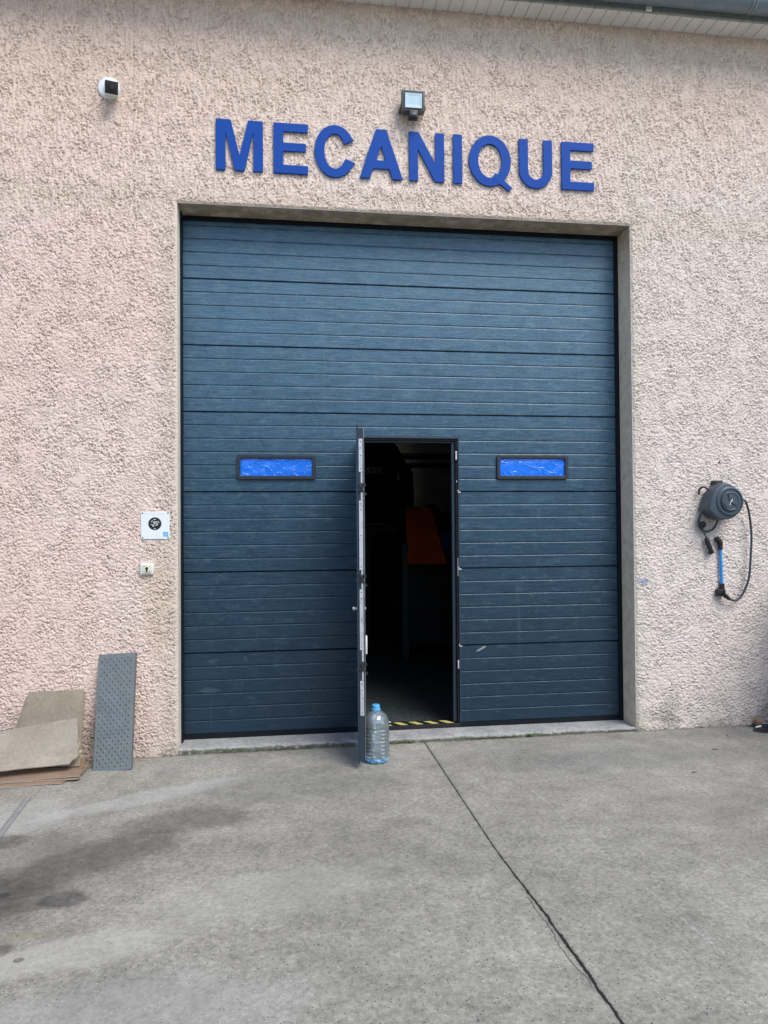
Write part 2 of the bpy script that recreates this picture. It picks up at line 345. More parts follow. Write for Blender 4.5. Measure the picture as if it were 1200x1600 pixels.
# ------------------------------------------------------------------ mesh helpers
def obj(name, me, mat=None, parent=None, loc=None, smooth=False):
    if isinstance(me, bmesh.types.BMesh):
        bm = me; me = bpy.data.meshes.new(name)
        bmesh.ops.recalc_face_normals(bm, faces=bm.faces)
        bm.to_mesh(me); bm.free()
    o = bpy.data.objects.new(name, me); C.objects.link(o)
    for q in (mat if isinstance(mat, (list, tuple)) else [mat]):
        if q: me.materials.append(MAT[q])
    if smooth:
        me.polygons.foreach_set('use_smooth', [True]*len(me.polygons))
        if smooth != 'all':
            me.set_sharp_from_angle(angle=R(38))
    if parent: o.parent = parent
    if loc: o.location = loc
    return o
def tag(o, label=None, cat=None, group=None, kind=None):
    for k, v in (('label', label), ('category', cat), ('group', group), ('kind', kind)):
        if v: o[k] = v
    return o
def thing(name, label, cat, loc=(0, 0, 0), group=None, rotz=0):
    o = bpy.data.objects.new(name, None); C.objects.link(o); o.location = loc; o.rotation_euler = (0, 0, rotz); o.empty_display_size = .1
    return tag(o, label, cat, group)
def box(bm, x0, x1, y0, y1, z0, z1, bev=0, mi=0, seg=2):
    vs = [bm.verts.new((x, y, z)) for x in (x0, x1) for y in (y0, y1) for z in (z0, z1)]
    fs = []
    for q in ((0, 1, 3, 2), (4, 6, 7, 5), (0, 4, 5, 1), (2, 3, 7, 6), (0, 2, 6, 4), (1, 5, 7, 3)):
        f = bm.faces.new([vs[i] for i in q]); f.material_index = mi; fs.append(f)
    bmesh.ops.recalc_face_normals(bm, faces=fs)
    if bev:
        es = list({e for f in fs for e in f.edges})
        r = bmesh.ops.bevel(bm, geom=es, offset=bev, segments=seg, affect='EDGES', profile=.5)
        for f in r['faces']: f.material_index = mi
    return vs
def B(*a, **k):
    bm = bmesh.new(); box(bm, *a, **k); return bm
def tube(bm, pts, r, n=10, caps=True, mi=0, radii=None):
    pts = [Vector(p) for p in pts]; rings = []
    prev = None
    for i, p in enumerate(pts):
        d = (pts[min(i+1, len(pts)-1)] - pts[max(i-1, 0)]).normalized()
        if prev is None:
            a = Vector((0, 0, 1)) if abs(d.z) < .9 else Vector((1, 0, 0)); u = d.cross(a).normalized()
        else:
            u = (prev - d*prev.dot(d)).normalized()
        prev = u; v = d.cross(u); rr = radii[i] if radii else r
        rings.append([bm.verts.new(p + (u*math.cos(2*math.pi*k/n) + v*math.sin(2*math.pi*k/n))*rr) for k in range(n)])
    for a, c in zip(rings, rings[1:]):
        for k in range(n):
            f = bm.faces.new((a[k], a[(k+1) % n], c[(k+1) % n], c[k])); f.material_index = mi
    if caps:
        for rg in (rings[0], rings[-1]):
            f = bm.faces.new(rg); f.material_index = mi
def spline(pts, n=8):
    P = [Vector(p) for p in pts]; P = [2*P[0]-P[1]] + P + [2*P[-1]-P[-2]]; out = []
    for i in range(1, len(P)-2):
        for k in range(n):
            t = k/n; a, b_, c, d = P[i-1], P[i], P[i+1], P[i+2]
            out.append(.5*((2*b_) + (c-a)*t + (2*a-5*b_+4*c-d)*t*t + (3*b_-a-3*c+d)*t**3))
    out.append(P[-2]); return out
def lathe(bm, prof, n=48, axis='Z', c=(0, 0, 0), mi=0, cap0=True, cap1=True):
    rings = []
    for r, h in prof:
        ring = []
        for k in range(n):
            a = 2*math.pi*k/n
            if axis == 'Z': p = (c[0]+r*math.cos(a), c[1]+r*math.sin(a), c[2]+h)
            else: p = (c[0]+r*math.cos(a), c[1]-h, c[2]+r*math.sin(a))   # axis Y: h counts towards the viewer
            ring.append(bm.verts.new(p))
        rings.append(ring)
    for a, d in zip(rings, rings[1:]):
        for k in range(n):
            f = bm.faces.new((a[k], a[(k+1) % n], d[(k+1) % n], d[k])); f.material_index = mi
    if cap0: bm.faces.new(rings[0]).material_index = mi
    if cap1: bm.faces.new(rings[-1]).material_index = mi
def prism(bm, pts, y0, y1, mi=0, bev=0):
    a = [bm.verts.new((x, y0, z)) for x, z in pts]; c = [bm.verts.new((x, y1, z)) for x, z in pts]; n = len(pts); fs = []
    fs.append(bm.faces.new(a)); fs.append(bm.faces.new(c[::-1]))
    for i in range(n): fs.append(bm.faces.new((a[i], c[i], c[(i+1) % n], a[(i+1) % n])))
    for f in fs: f.material_index = mi
    bmesh.ops.recalc_face_normals(bm, faces=fs)
    if bev:
        fr = fs[0] if y0 < y1 else fs[1]
        r = bmesh.ops.bevel(bm, geom=list(fr.edges), offset=bev, segments=3, affect='EDGES', profile=.5)
        for f in r['faces']: f.material_index = mi
def shape2d(name, splines, depth, bevel=0):
    cu = bpy.data.curves.new(name, 'CURVE'); cu.dimensions = '2D'; cu.fill_mode = 'BOTH'; cu.extrude = depth/2 - bevel; cu.bevel_depth = bevel; cu.bevel_resolution = 1; cu.offset = -bevel
    for s in splines:
        sp = cu.splines.new('POLY'); sp.points.add(len(s)-1); sp.use_cyclic_u = True
        for p, (x, y) in zip(sp.points, s): p.co = (x, y, 0, 1)
    o = bpy.data.objects.new(name, cu); C.objects.link(o); bpy.context.view_layer.update()
    dg = bpy.context.evaluated_depsgraph_get(); me = bpy.data.meshes.new_from_object(o.evaluated_get(dg))
    bpy.data.objects.remove(o); bpy.data.curves.remove(cu); me.name = name
    me.transform(Matrix.Rotation(math.pi/2, 4, 'X')); return me
def GZ(x): return -.078 + .005*x     # yard level at the facade

# geometry constants (metres) ---------------------------------------
W = 3.4405; D = .2189; ZT = 3.8686; ZS = -.036
rng = np.random.default_rng(7)

# ------------------------------------------------------------------ ground
bm = bmesh.new()
xs = [-45, -20, -8, -4, -2, -1, 0, 1, 2, 3, 4, 5, 7, 10, 20, 45]; ys = [-60, -30, -15, -9, -6, -4, -3, -2, -1, -.5, .03]
gv = [[bm.verts.new((x, y, GZ(max(-6, min(8, x))))) for x in xs] for y in ys]
for j in range(len(ys)-1):
    for i in range(len(xs)-1): bm.faces.new((gv[j][i], gv[j][i+1], gv[j+1][i+1], gv[j+1][i]))
tag(obj('yard_ground', bm, 'yard'), kind='structure')
bm = bmesh.new()
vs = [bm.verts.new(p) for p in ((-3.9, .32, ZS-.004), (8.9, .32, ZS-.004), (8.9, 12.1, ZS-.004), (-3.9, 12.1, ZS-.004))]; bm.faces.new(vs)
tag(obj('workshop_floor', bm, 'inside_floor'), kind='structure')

# ------------------------------------------------------------------ building
bld = thing('workshop_building', 'pink roughcast workshop facade with a large doorway and grey eaves', 'building', (0, 0, 0))
NX, NZ = 2700, 1170; PX = .005
kx = np.fft.fftfreq(NX)[:, None]; kz = np.fft.rfftfreq(NZ)[None, :]
def bn(lx, lz):
    wn = np.fft.rfft2(rng.standard_normal((NX, NZ)))
    g = np.exp(-2*(np.pi*kx*lx/PX)**2/4 - 2*(np.pi*kz*lz/PX)**2/4) * (1 - np.exp(-((kx*lx/PX)**2 + (kz*lz/PX)**2)*6))
    a = np.fft.irfft2(wn*g, s=(NX, NZ)); return a/a.std()
wx_ = bn(.02, .02)*1.5; wz_ = bn(.02, .02)*1.5
n1 = bn(.017, .015); n2 = bn(.009, .008); n3 = bn(.05, .08); n4 = bn(.006, .005); n5 = bn(.014, .05)
ii, jj = np.meshgrid(np.arange(NX), np.arange(NZ), indexing='ij')
wi = (ii + np.round(wx_).astype(int)) % NX; wj = (jj + np.round(wz_).astype(int)) % NZ
def ss(a, b, v):
    t = np.clip((v-a)/(b-a), 0, 1); return t*t*(3-2*t)
nn = (n1*.85 + n2*.62)[wi, wj]
zc = (jj*PX) - .3
vert = ss(2.6, 4.2, zc)                       # long trowel drips in the upper part
fld = nn*(1-.25*vert) + (.15+1.0*vert)*n5 + .5*n3
gz_f = np.roll(fld, -1, 1) - np.roll(fld, 1, 1); gz_f /= gz_f.std()      # > 0 on the lower lip of a blob
gr1 = ss(.50, .16, np.abs(fld+.05))*ss(-.5, .35, gz_f)
gr2 = ss(.34, .10, np.abs(nn-.85-.3*n3))*ss(-.3, .5, gz_f)
rough = ss(.35, .9, -fld)                                                  # pitted hollows between the crushed blobs
dens = .55+.5*ss(-.9, .6, bn(.10, .12))
H = .0160 - .0150*dens*np.maximum(gr1, .8*gr2) - .0022*(1-ss(-.3, .05, fld)) - .0060*rough*ss(-.1, .6, n4+.3*n2) + .0003*n2
H = np.clip(H, 0, None) + .0006
# grid lines, coarser outside the picture
gx = np.concatenate([np.arange(-4, -1.9, .03), np.arange(-1.9, 0, PX), [0.0], np.linspace(PX, W-PX, 686), [W], np.arange(W+PX, 5.3, PX), np.arange(5.33, 9, .03), [9.0]])
gz = np.concatenate([np.arange(-.2, ZT-.003, PX), [ZT], np.arange(ZT+PX, 5.5, PX)])
gx = np.unique(np.round(gx, 5)); gz = np.unique(np.round(gz, 5))
nx, nz = len(gx), len(gz)
Hs = H[np.ix_(np.clip(np.round((gx+4)/PX).astype(int), 0, NX-1) % NX, np.clip(np.round((gz+.3)/PX).astype(int), 0, NZ-1))]
X, Z = np.meshgrid(gx, gz, indexing='ij')
# chewed, slightly rounded arrises round the opening
dx = np.where((X >= -.001) & (X <= W+.001), 0, np.minimum(np.abs(X), np.abs(X-W))); dz = np.where(Z <= ZT, 0, Z-ZT)
de = np.hypot(dx, dz); Hs = Hs*ss(-.004, .022, de)
co = np.stack([X, -Hs, Z], -1).reshape(-1, 3)
idx = np.arange(nx*nz).reshape(nx, nz)
q = np.stack([idx[:-1, :-1], idx[1:, :-1], idx[1:, 1:], idx[:-1, 1:]], -1)
cxm = (gx[:-1]+gx[1:])/2; czm = (gz[:-1]+gz[1:])/2
hole = ((cxm > 0) & (cxm < W))[:, None] & (czm < ZT)[None, :]
q = q[~hole].reshape(-1, 4)
used = np.unique(q); rem = np.full(nx*nz, -1); rem[used] = np.arange(len(used)); co = co[used]; q = rem[q]
me = bpy.data.meshes.new('facade_wall'); me.vertices.add(len(co)); me.vertices.foreach_set('co', co.ravel().astype(np.float32))
me.loops.add(q.size); me.loops.foreach_set('vertex_index', q.ravel().astype(np.int32))
me.polygons.add(len(q)); me.polygons.foreach_set('loop_start', np.arange(0, q.size, 4, dtype=np.int32)); me.polygons.foreach_set('loop_total', np.full(len(q), 4, dtype=np.int32))
me.update(calc_edges=True)
obj('facade_wall', me, 'stucco', bld, smooth='all')
# reveals, each a slightly uneven sheet
def sheet(fn, nu, nv, amp=.003, ns=9):
    bm = bmesh.new(); r = np.random.default_rng(3); g = []
    for i in range(nu+1):
        row = []
        for j in range(nv+1):
            p = Vector(fn(i/nu, j/nv)); row.append(bm.verts.new(p))
        g.append(row)
    for i in range(nu):
        for j in range(nv): bm.faces.new((g[i][j], g[i+1][j], g[i+1][j+1], g[i][j+1]))
    return bm
obj('jamb_reveal', sheet(lambda u, v: (W, .001+v*(D+.12), -.2+u*(ZT+.2)), 40, 4), 'jambr', bld)
obj('jamb_reveal', sheet(lambda u, v: (0, .001+v*(D+.12), -.2+u*(ZT+.2)), 40, 4), 'jambl', bld)
obj('lintel_reveal', sheet(lambda u, v: (u*W, .001+v*(D+.12), ZT), 40, 4), 'reveal', bld)
# inner leaf of the facade, side and back walls, roof
bm = bmesh.new(); box(bm, -4, -.001, .02, .30, -.2, 5.6); box(bm, W+.001, 9, .02, .30, -.2, 5.6); box(bm, -.001, W+.001, .02, .30, ZT+.001, 5.6)
obj('inner_wall', bm, 'wallin', bld)
bm = bmesh.new(); box(bm, -4.2, -4.002, .01, 12.0, -.2, 5.6); box(bm, 9.002, 9.2, .01, 12.0, -.2, 5.6); box(bm, -4.2, 9.2, 12.002, 12.2, -.2, 5.6)
obj('side_wall', bm, 'wallin', bld)
bm = bmesh.new(); box(bm, -4.3, 9.3, -.20, 9.2, 5.603, 5.9); box(bm, -4.3, 9.3, 10.0, 12.3, 5.603, 5.9); box(bm, -4.3, 2.8, 9.203, 9.997, 5.603, 5.9); box(bm, 4.3, 9.3, 9.203, 9.997, 5.603, 5.9)  # gap added in the unseen roof to let dim light inside
obj('roof', bm, 'roofm', bld)
bm = bmesh.new(); box(bm, -3.9, 8.9, 11.93, 11.99, 3.18, 3.25); box(bm, -3.9, 8.9, 11.93, 11.99, 2.98, 3.02)
obj('wall_rail', bm, 'dark', bld)
# soffit boards, fascia lip, gutter
bm = bmesh.new(); x = -4.2; k = 0
while x < 9.2:
    box(bm, x, x+.092, -.188, -.0005, 5.4335, 5.447); box(bm, x+.092, x+.1, -.188, -.0005, 5.4415, 5.4465); x += .1
    box(bm, x-.012, x+.006, -.010, -.0008, 5.4315, 5.4333)
o = obj('soffit', bm, 'pvc', bld)
bm = bmesh.new()
pr = [(-.188, 5.428), (-.203, 5.428), (-.207, 5.433), (-.207, 5.446), (-.201, 5.450), (-.201, 5.60), (-.188, 5.60)]
a = [bm.verts.new((-4.2, y, z)) for y, z in pr]; c = [bm.verts.new((9.2, y, z)) for y, z in pr]
for i in range(len(pr)): bm.faces.new((a[i], a[(i+1) % len(pr)], c[(i+1) % len(pr)], c[i]))
obj('fascia', bm, 'lipm', bld)
gut = None
bm = bmesh.new(); gc = (-.292, 5.515); gr = .083
pts = [(gc[0]+(gr-t)*math.cos(a_), gc[1]+(gr-t)*math.sin(a_)) for t, rr in ((0, range(0, 25)), (.003, range(24, -1, -1))) for a_ in [math.pi+math.pi*i/24 for i in rr]]
a = [bm.verts.new((-4.2, y, z)) for y, z in pts]; c = [bm.verts.new((9.2, y, z)) for y, z in pts]
for i in range(len(pts)): bm.faces.new((a[i], a[(i+1) % len(pts)], c[(i+1) % len(pts)], c[i]))
tube(bm, [(-4.2, gc[0]-gr, gc[1]), (9.2, gc[0]-gr, gc[1])], .010, 10)
gut = obj('gutter', bm, 'zinc', bld, smooth=True)
for bx in (-2.9, -1.7, -.5, .7, 1.9, 3.15, 4.28, 5.4, 6.6):
    bm = bmesh.new()
    for dx_ in (0, .028):
        tube(bm, [(bx+dx_, gc[0]+(gr+.003)*math.cos(math.pi+math.pi*i/14), gc[1]+(gr+.003)*math.sin(math.pi+math.pi*i/14)) for i in range(15)], .0045, 6)
    obj('gutter_bracket', bm, 'galv', gut)
obj('gutter_clip', B(3.49, 3.535, -.222, -.2085, 5.428, 5.462, bev=.003), 'white', gut)
# sill with a broken front edge
bm = bmesh.new(); nxs = 260; prof = [(.34, ZS), (.12, ZS), (.04, ZS-.001), (.012, ZS-.003), (.0, ZS-.010), (-.004, ZS-.022), (-.004, ZS-.06)]
rw = np.random.default_rng(5).standard_normal((nxs+1, len(prof)))
rl = np.convolve(np.random.default_rng(6).standard_normal(nxs+9), np.ones(9)/3, 'valid')
rows = []
for i in range(nxs+1):
    x = .0015 + (W-.003)*i/nxs
    rows.append([bm.verts.new((x, y - (0 if j < 2 else (.004*rw[i, j] + .006*rl[i] - .006 if j > 2 else .004*rl[i])), z + (0 if j < 2 or j == 6 else .0025*rw[i, j] - (.003*abs(rl[i]) if j > 2 else 0)))) for j, (y, z) in enumerate(prof)])
for i in range(nxs):
    for j in range(len(prof)-1): bm.faces.new((rows[i][j], rows[i][j+1], rows[i+1][j+1], rows[i+1][j]))
obj('sill', bm, 'sill', bld, smooth='all')
# screw and plug left in the render above the reel
bm = bmesh.new(); lathe(bm, [(.012, -.002), (.012, .006), (.006, .010), (.006, .022)], 12, 'Y', (4.158, 0, 2.021)); obj('screw', bm, 'dark', bld, smooth=True)

# ------------------------------------------------------------------ sectional door
door = thing('sectional_door', 'large dark blue ribbed sectional garage door with an open wicket door', 'garage door', (W/2, D, 0))
def dp(o):   # parent while keeping world-space mesh coordinates
    o.location = o.location - Vector((W/2, D, 0)) if o.parent is door else o.location; return o
YD = D
def ribbed(bm, x0, x1, z0, z1, y=YD, th=.04, zref=0.0, pitch=.1, top_gap=.004, bot_gap=.003):
    pr = []; a, bz = z0+bot_gap, z1-top_gap
    pr.append((a, .006)); pr.append((a+.004, .0))
    k = math.ceil((z0+.03-zref)/pitch)
    while zref+k*pitch < z1-.03:
        g = zref+k*pitch
        pr += [(g-.0075, 0), (g-.0045, .0012), (g-.002, .0062), (g+.001, .0062), (g+.0035, .0012), (g+.0055, 0)]; k += 1
    pr += [(bz-.004, 0), (bz, .006)]
    A = [bm.verts.new((x0, y+d, z)) for z, d in pr]; Cc = [bm.verts.new((x1, y+d, z)) for z, d in pr]
    for i in range(len(pr)-1): bm.faces.new((A[i], Cc[i], Cc[i+1], A[i+1]))
    b0 = [bm.verts.new((x0, y+th, a)), bm.verts.new((x1, y+th, a)), bm.verts.new((x1, y+th, bz)), bm.verts.new((x0, y+th, bz))]
    bm.faces.new(b0); bm.faces.new((A[0], b0[0], b0[1], Cc[0])); bm.faces.new((A[-1], Cc[-1], b0[2], b0[3]))
    bm.faces.new([b0[0]]+A+[b0[3]]); bm.faces.new([b0[1], b0[2]]+Cc[::-1])
XL, XR = .010, W-.033
OX0, OX1, OZ1 = 1.340, 2.100, 2.213
secz = [0, .6, 1.2, 1.8, 2.4, 2.9, 3.4, 3.905]
for i in range(7):
    z0, z1 = secz[i], secz[i+1]; bm = bmesh.new()
    if i < 3:
        ribbed(bm, XL, OX0-.012, z0, z1); ribbed(bm, OX1+.012, XR, z0, z1)
    elif i == 3:
        ribbed(bm, XL, OX0-.012, z0, z1); ribbed(bm, OX1+.012, XR, z0, z1)
        ribbed(bm, OX0-.0118, OX1+.0118, OZ1+.012, z1, bot_gap=0)
    else: ribbed(bm, XL, XR, z0, z1)
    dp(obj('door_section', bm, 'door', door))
def dbox(name, mat, *a, bev=0, **k): return dp(obj(name, B(*a, bev=bev), mat, door, **k))
# trim round the wicket opening, seals behind it
dbox('opening_trim', 'frame', OX0-.012, OX0, YD-.004, YD+.05, 0, OZ1, bev=.0015)
dbox('opening_trim', 'frame', OX1, OX1+.012, YD-.004, YD+.05, 0, OZ1, bev=.0015)
dbox('opening_trim', 'frame', OX0-.012, OX1+.012, YD-.004, YD+.05, OZ1+.0004, OZ1+.012, bev=.0015)
dbox('opening_seal', 'rubber', OX1-.016, OX1-.0005, YD+.004, YD+.05, .003, OZ1-.001)
dbox('opening_seal', 'rubber', OX0+.0005, OX1-.0165, YD+.004, YD+.05, OZ1-.016, OZ1-.001)
dbox('opening_frame', 'frame', OX1-.043, OX1-.0165, YD+.028, YD+.075, .003, OZ1-.017, bev=.002)
dbox('opening_frame', 'frame', OX0+.0005, OX1-.0435, YD+.028, YD+.075, OZ1-.030, OZ1-.017, bev=.002)
dbox('opening_frame', 'frame', OX0+.0005, OX0+.03, YD+.028, YD+.075, .003, OZ1-.031, bev=.002)
# backing strips that close the joints between sections
bm = bmesh.new()
for zz in secz[1:7]:
    if zz < 2.3: box(bm, XL+.002, OX0-.014, YD+.012, YD+.036, zz-.012, zz+.012); box(bm, OX1+.014, XR-.002, YD+.012, YD+.036, zz-.012, zz+.012)
    else: box(bm, XL+.002, XR-.002, YD+.012, YD+.036, zz-.012, zz+.012)
dp(obj('joint_seal', bm, 'rubber', door))
dbox('side_seal', 'rubber', .0015, .0125, YD-.085, YD+.06, ZS+.002, ZT-.003)
dbox('side_seal', 'rubber', XR+.0005, W-.0015, YD-.014, YD+.06, ZS+.002, ZT-.003)
dbox('top_seal', 'rubber', .011, XR, YD-.012, YD-.001, ZT-.035, ZT-.002)
dbox('bottom_seal', 'rubber', XL, OX0-.002, YD+.002, YD+.042, ZS+.001, .0025)
dbox('bottom_seal', 'rubber', OX1+.002, XR, YD+.002, YD+.042, ZS+.001, .0025)
# threshold with hazard tape
th = dbox('threshold', 'ink', OX0-.0015, OX1+.0015, YD+.0, YD+.125, ZS+.001, -.004, bev=.002)
for k in range(-1, 6):
    xa = 1.585 + (k-1)*.1215
    pts_ = [(xa, YD+.095), (xa+.056, YD+.095), (xa+.108, YD+.02), (xa+.052, YD+.02)]
    pts_ = [(min(max(px_, OX0), OX1-.001), py_) for px_, py_ in pts_]
    if pts_[0][0] == pts_[2][0]: continue
    bm = bmesh.new(); lo = [bm.verts.new((px_, py_, -.0035)) for px_, py_ in pts_]; hi = [bm.verts.new((px_, py_, -.0022)) for px_, py_ in pts_]
    bm.faces.new(hi); bm.faces.new(lo)
    for i in range(4): bm.faces.new((lo[i], lo[(i+1) % 4], hi[(i+1) % 4], hi[i]))
    bmesh.ops.remove_doubles(bm, verts=bm.verts, dist=1e-5)
    s = obj('hazard_stripe', bm, 'yellow', th)
    s.location = -th.location + Vector((-W/2, -D, 0)) if False else (0, 0, 0)
# strikes and clips on the right side of the opening
for nm, xx, z0, z1, wd in (('latch_clip', OX1-.012, 2.05, 2.115, .012), ('latch_clip', OX1-.010, 1.872, 1.884, .006), ('latch_strip', OX1-.006, .95+.19, 1.30-.02, .004), ('latch_clip', OX1-.008, .42, .485, .010)):
    dbox(nm, 'bright', xx-wd/2, xx+wd/2, YD-.003, YD+.0035, z0, z1, bev=.0015)
for zz in (1.8, 1.2, .6):
    bm = bmesh.new(); box(bm, OX1+.0, OX1+.022, YD-.0062, YD-.0043, zz-.010, zz-.003, bev=.0008); box(bm, OX1-.003, OX1+.003, YD-.0062, YD-.0043, zz-.0028, zz+.012, bev=.0008)
    dp(obj('joint_cap', bm, 'bright', door))
# windows with blue film
def rrect(x0, x1, z0, z1, r, n=5):
    out = []
    for cx_, cz_, a0 in ((x1-r, z1-r, 0), (x0+r, z1-r, 90), (x0+r, z0+r, 180), (x1-r, z0+r, 270)):
        for k in range(n+1): out.append((cx_+r*math.cos(R(a0+90*k/n)), cz_+r*math.sin(R(a0+90*k/n))))
    return out
def window(x0, x1, z0, z1, lab, seed):
    fr = shape2d('window', [rrect(x0, x1, z0, z1, .022), rrect(x0+.026, x1-.026, z0+.028, z1-.026, .010)[::-1]], .022, .003)
    fo = obj('window', fr, 'wframe', door); fo.location = Vector((-W/2, -.0085, 0)); fo['label'] = lab
    bm = bmesh.new(); r = np.random.default_rng(seed); nu, nv = 60, 16; g = []
    ph = r.uniform(0, 6.28, 12); fx = r.uniform(5, 20, 12); fz = r.uniform(-34, 34, 12)
    for i in range(nu+1):
        row = []
        for j in range(nv+1):
            x = x0+.02+(x1-x0-.04)*i/nu; z = z0+.02+(z1-z0-.04)*j/nv
            h = sum(abs(math.sin(fx[k]*(x-x0)+fz[k]*(z-z0)+ph[k]+.8*math.sin(11*(x-x0)+k)))*.0022 for k in range(5))
            e = min(1, min(i, nu-i)/3, min(j, nv-j)/2); row.append(bm.verts.new((x, -.0035-(.010-h)*.45*e, z)))
        g.append(row)
    for i in range(nu):
        for j in range(nv): bm.faces.new((g[i][j], g[i+1][j], g[i+1][j+1], g[i][j+1]))
    p = obj('film', bm, 'film', fo, smooth='all'); p.location = (0, .0085, 0)
window(.402, .992, 1.892, 2.078, 'window filled with vivid blue film with pale crinkle lines', 3)
window(2.412, 2.998, 1.896, 2.086, 'window filled with light blue film with dark creases', 8)
# small scuff and paint flecks near the right bottom corner are part of the door sheet
bm = bmesh.new(); prism(bm, [(2.232, .548), (2.262, .552), (2.318, .585), (2.300, .590), (2.245, .562)], YD-.0012, YD-.0004); dp(obj('paint_scuff', bm, 'galv', door))
bm = bmesh.new(); box(bm, 3.315, 3.322, YD-.0014, YD-.0002, .072, .078); box(bm, 3.335, 3.352, YD-.0014, YD-.0002, .074, .077); dp(obj('paint_scuff', bm, 'stone', door))

# wicket leaf, swung out past ninety degrees
leaf = bpy.data.objects.new('wicket_door', None); C.objects.link(leaf); leaf.parent = door; leaf['label'] = 'narrow wicket door swung wide open, seen edge on'
leaf.location = Vector((1.3135, .206, 0)) - Vector((W/2, D, 0)); leaf.rotation_euler = (0, 0, R(-96.45))
LL = .752
def lf(name, mat, bm, smooth=False): return obj(name, bm, mat, leaf, smooth=smooth)
bm = bmesh.new()
for z0, z1 in ((.0, .6), (.6, 1.2), (1.2, 1.8), (1.8, 2.2)): ribbed(bm, .002, LL-.011, z0, z1, y=0, th=.012)
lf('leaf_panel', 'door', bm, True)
bm = bmesh.new(); box(bm, .004, LL-.013, .0125, .040, .01, 2.18); lf('leaf_core', 'wframe', bm)
bm = bmesh.new(); box(bm, LL-.0105, LL+.004, -.004, .0065, -.034, 2.216, bev=.0015); lf('edge_lip', 'frame', bm)
bm = bmesh.new(); box(bm, LL-.0115, LL-.001, .007, .040, -.004, 2.190, bev=.001); lf('edge_profile', 'frame', bm)
bm = bmesh.new(); box(bm, LL-.03, LL+.002, .0435, .047, -.004, 2.185, bev=.001); lf('inner_lip', 'galv', bm)
bm = bmesh.new(); box(bm, .002, LL-.012, .0405, .0432, .0, 2.18); lf('inner_sheet', 'frame', bm)
for z0, z1 in ((1.897, 2.117), (1.245, 1.705), (.716, 1.117), (.283, .512)):
    bm = bmesh.new(); box(bm, LL-.0008, LL+.0022, .013, .038, z0, z1, bev=.001)
    pl = lf('lock_plate', 'bright', bm)
    for zz in (z0+.022, z1-.02, z1-.06, (z0+z1)/2):
        s = bmesh.new(); 
        rr = .004
        ring = [s.verts.new((LL+.0024, .0255+rr*math.cos(2*math.pi*k/10), zz+rr*math.sin(2*math.pi*k/10))) for k in range(10)]
        ring2 = [s.verts.new((LL+.0036, .0255+rr*.7*math.cos(2*math.pi*k/10), zz+rr*.7*math.sin(2*math.pi*k/10))) for k in range(10)]
        s.faces.new(ring2)
        for k in range(10): s.faces.new((ring[k], ring[(k+1) % 10], ring2[(k+1) % 10], ring2[k]))
        obj('screw', s, 'dark', pl)
for z0, z1 in ((1.823, 1.895), (1.707, 1.762), (1.205, 1.243), (1.119, 1.165), (.640, .714), (.514, .575)):
    bm = bmesh.new(); box(bm, LL-.0008, LL+.0012, .026, .037, z0, z1); lf('edge_strip', 'bright', bm)
for zz in (1.792, 1.188, .605):
    bm = bmesh.new()
    box(bm, LL-.001, LL+.008, .010, .052, zz-.028, zz-.014, bev=.002); box(bm, LL-.001, LL+.008, .024, .056, zz+.012, zz+.026, bev=.002)
    tube(bm, [(LL+.006, .016, zz+.028), (LL+.009, .044, zz-.026)], .004, 6); tube(bm, [(LL+.007, .046, zz+.030), (LL+.009, .020, zz-.022)], .004, 6)
    lathe(bm, [(.006, 0), (.006, .012)], 10, 'Z', (LL+.008, .054, zz+.010)); lathe(bm, [(.006, 0), (.006, .016)], 10, 'Z', (LL+.004, .058, zz-.05))
    box(bm, LL-.02, LL+.004, -.012, -.0045, zz-.022, zz-.008, bev=.002)
    lf('panel_hinge', 'dark', bm, True)
bm = bmesh.new(); tube(bm, [(LL-.055, -.003, .985), (LL-.055, -.020, .985)], .009, 14); tube(bm, [(LL-.055, -.020, .985), (LL-.055, -.034, .985)], .013, 14)
lf('lock_knob', 'bright', bm, True)
bm = bmesh.new(); tube(bm, [(LL-.05, .048, .985), (LL-.05, .054, .985)], .009, 12); lf('bolt', 'bright', bm, True)
bm = bmesh.new(); box(bm, LL-.10, LL-.04, .048, .062, .68, .80, bev=.006); lf('pull_handle', 'whitep', bm, True)

# ------------------------------------------------------------------ blue sign letters
S = .070; HH = .369
def arc(cx, cz, rx, rz, a0, a1, n=40): return [(cx+rx*math.cos(R(a0+(a1-a0)*k/n)), cz+rz*math.sin(R(a0+(a1-a0)*k/n))) for k in range(n+1)]
def L_M(w, h, s): return [[(0,0),(0,h),(s*1.52,h),(w/2,h*.30),(w-1.52*s,h),(w,h),(w,0),(w-s*.98,0),(w-s*.98,h*.77),(w/2+s*.50,0),(w/2-s*.50,0),(s*.98,h*.77),(s*.98,0)]]
def L_E(w, h, s): t = s*.88; return [[(0,0),(0,h),(w,h),(w,h-t),(s,h-t),(s,h*.59+t*.12),(w*.94,h*.59+t*.12),(w*.94,h*.59-t*.85),(s,h*.59-t*.85),(s,t),(w,t),(w,0)]]
def L_C(w, h, s):
    cx, cz, rx, rz = w*.50, h/2, w*.50, h*.525; o_ = arc(cx, cz, rx, rz, 33, 328); i_ = arc(cx, cz, rx-s*1.02, rz-s*.92, 322, 36)
    o_[0] = (w*.965, h*.735); o_[-1] = (w*1.0, h*.285); i_[0] = (w-s*1.02, h*.36); i_[-1] = (w-s*1.12, h*.655); return [o_+i_]
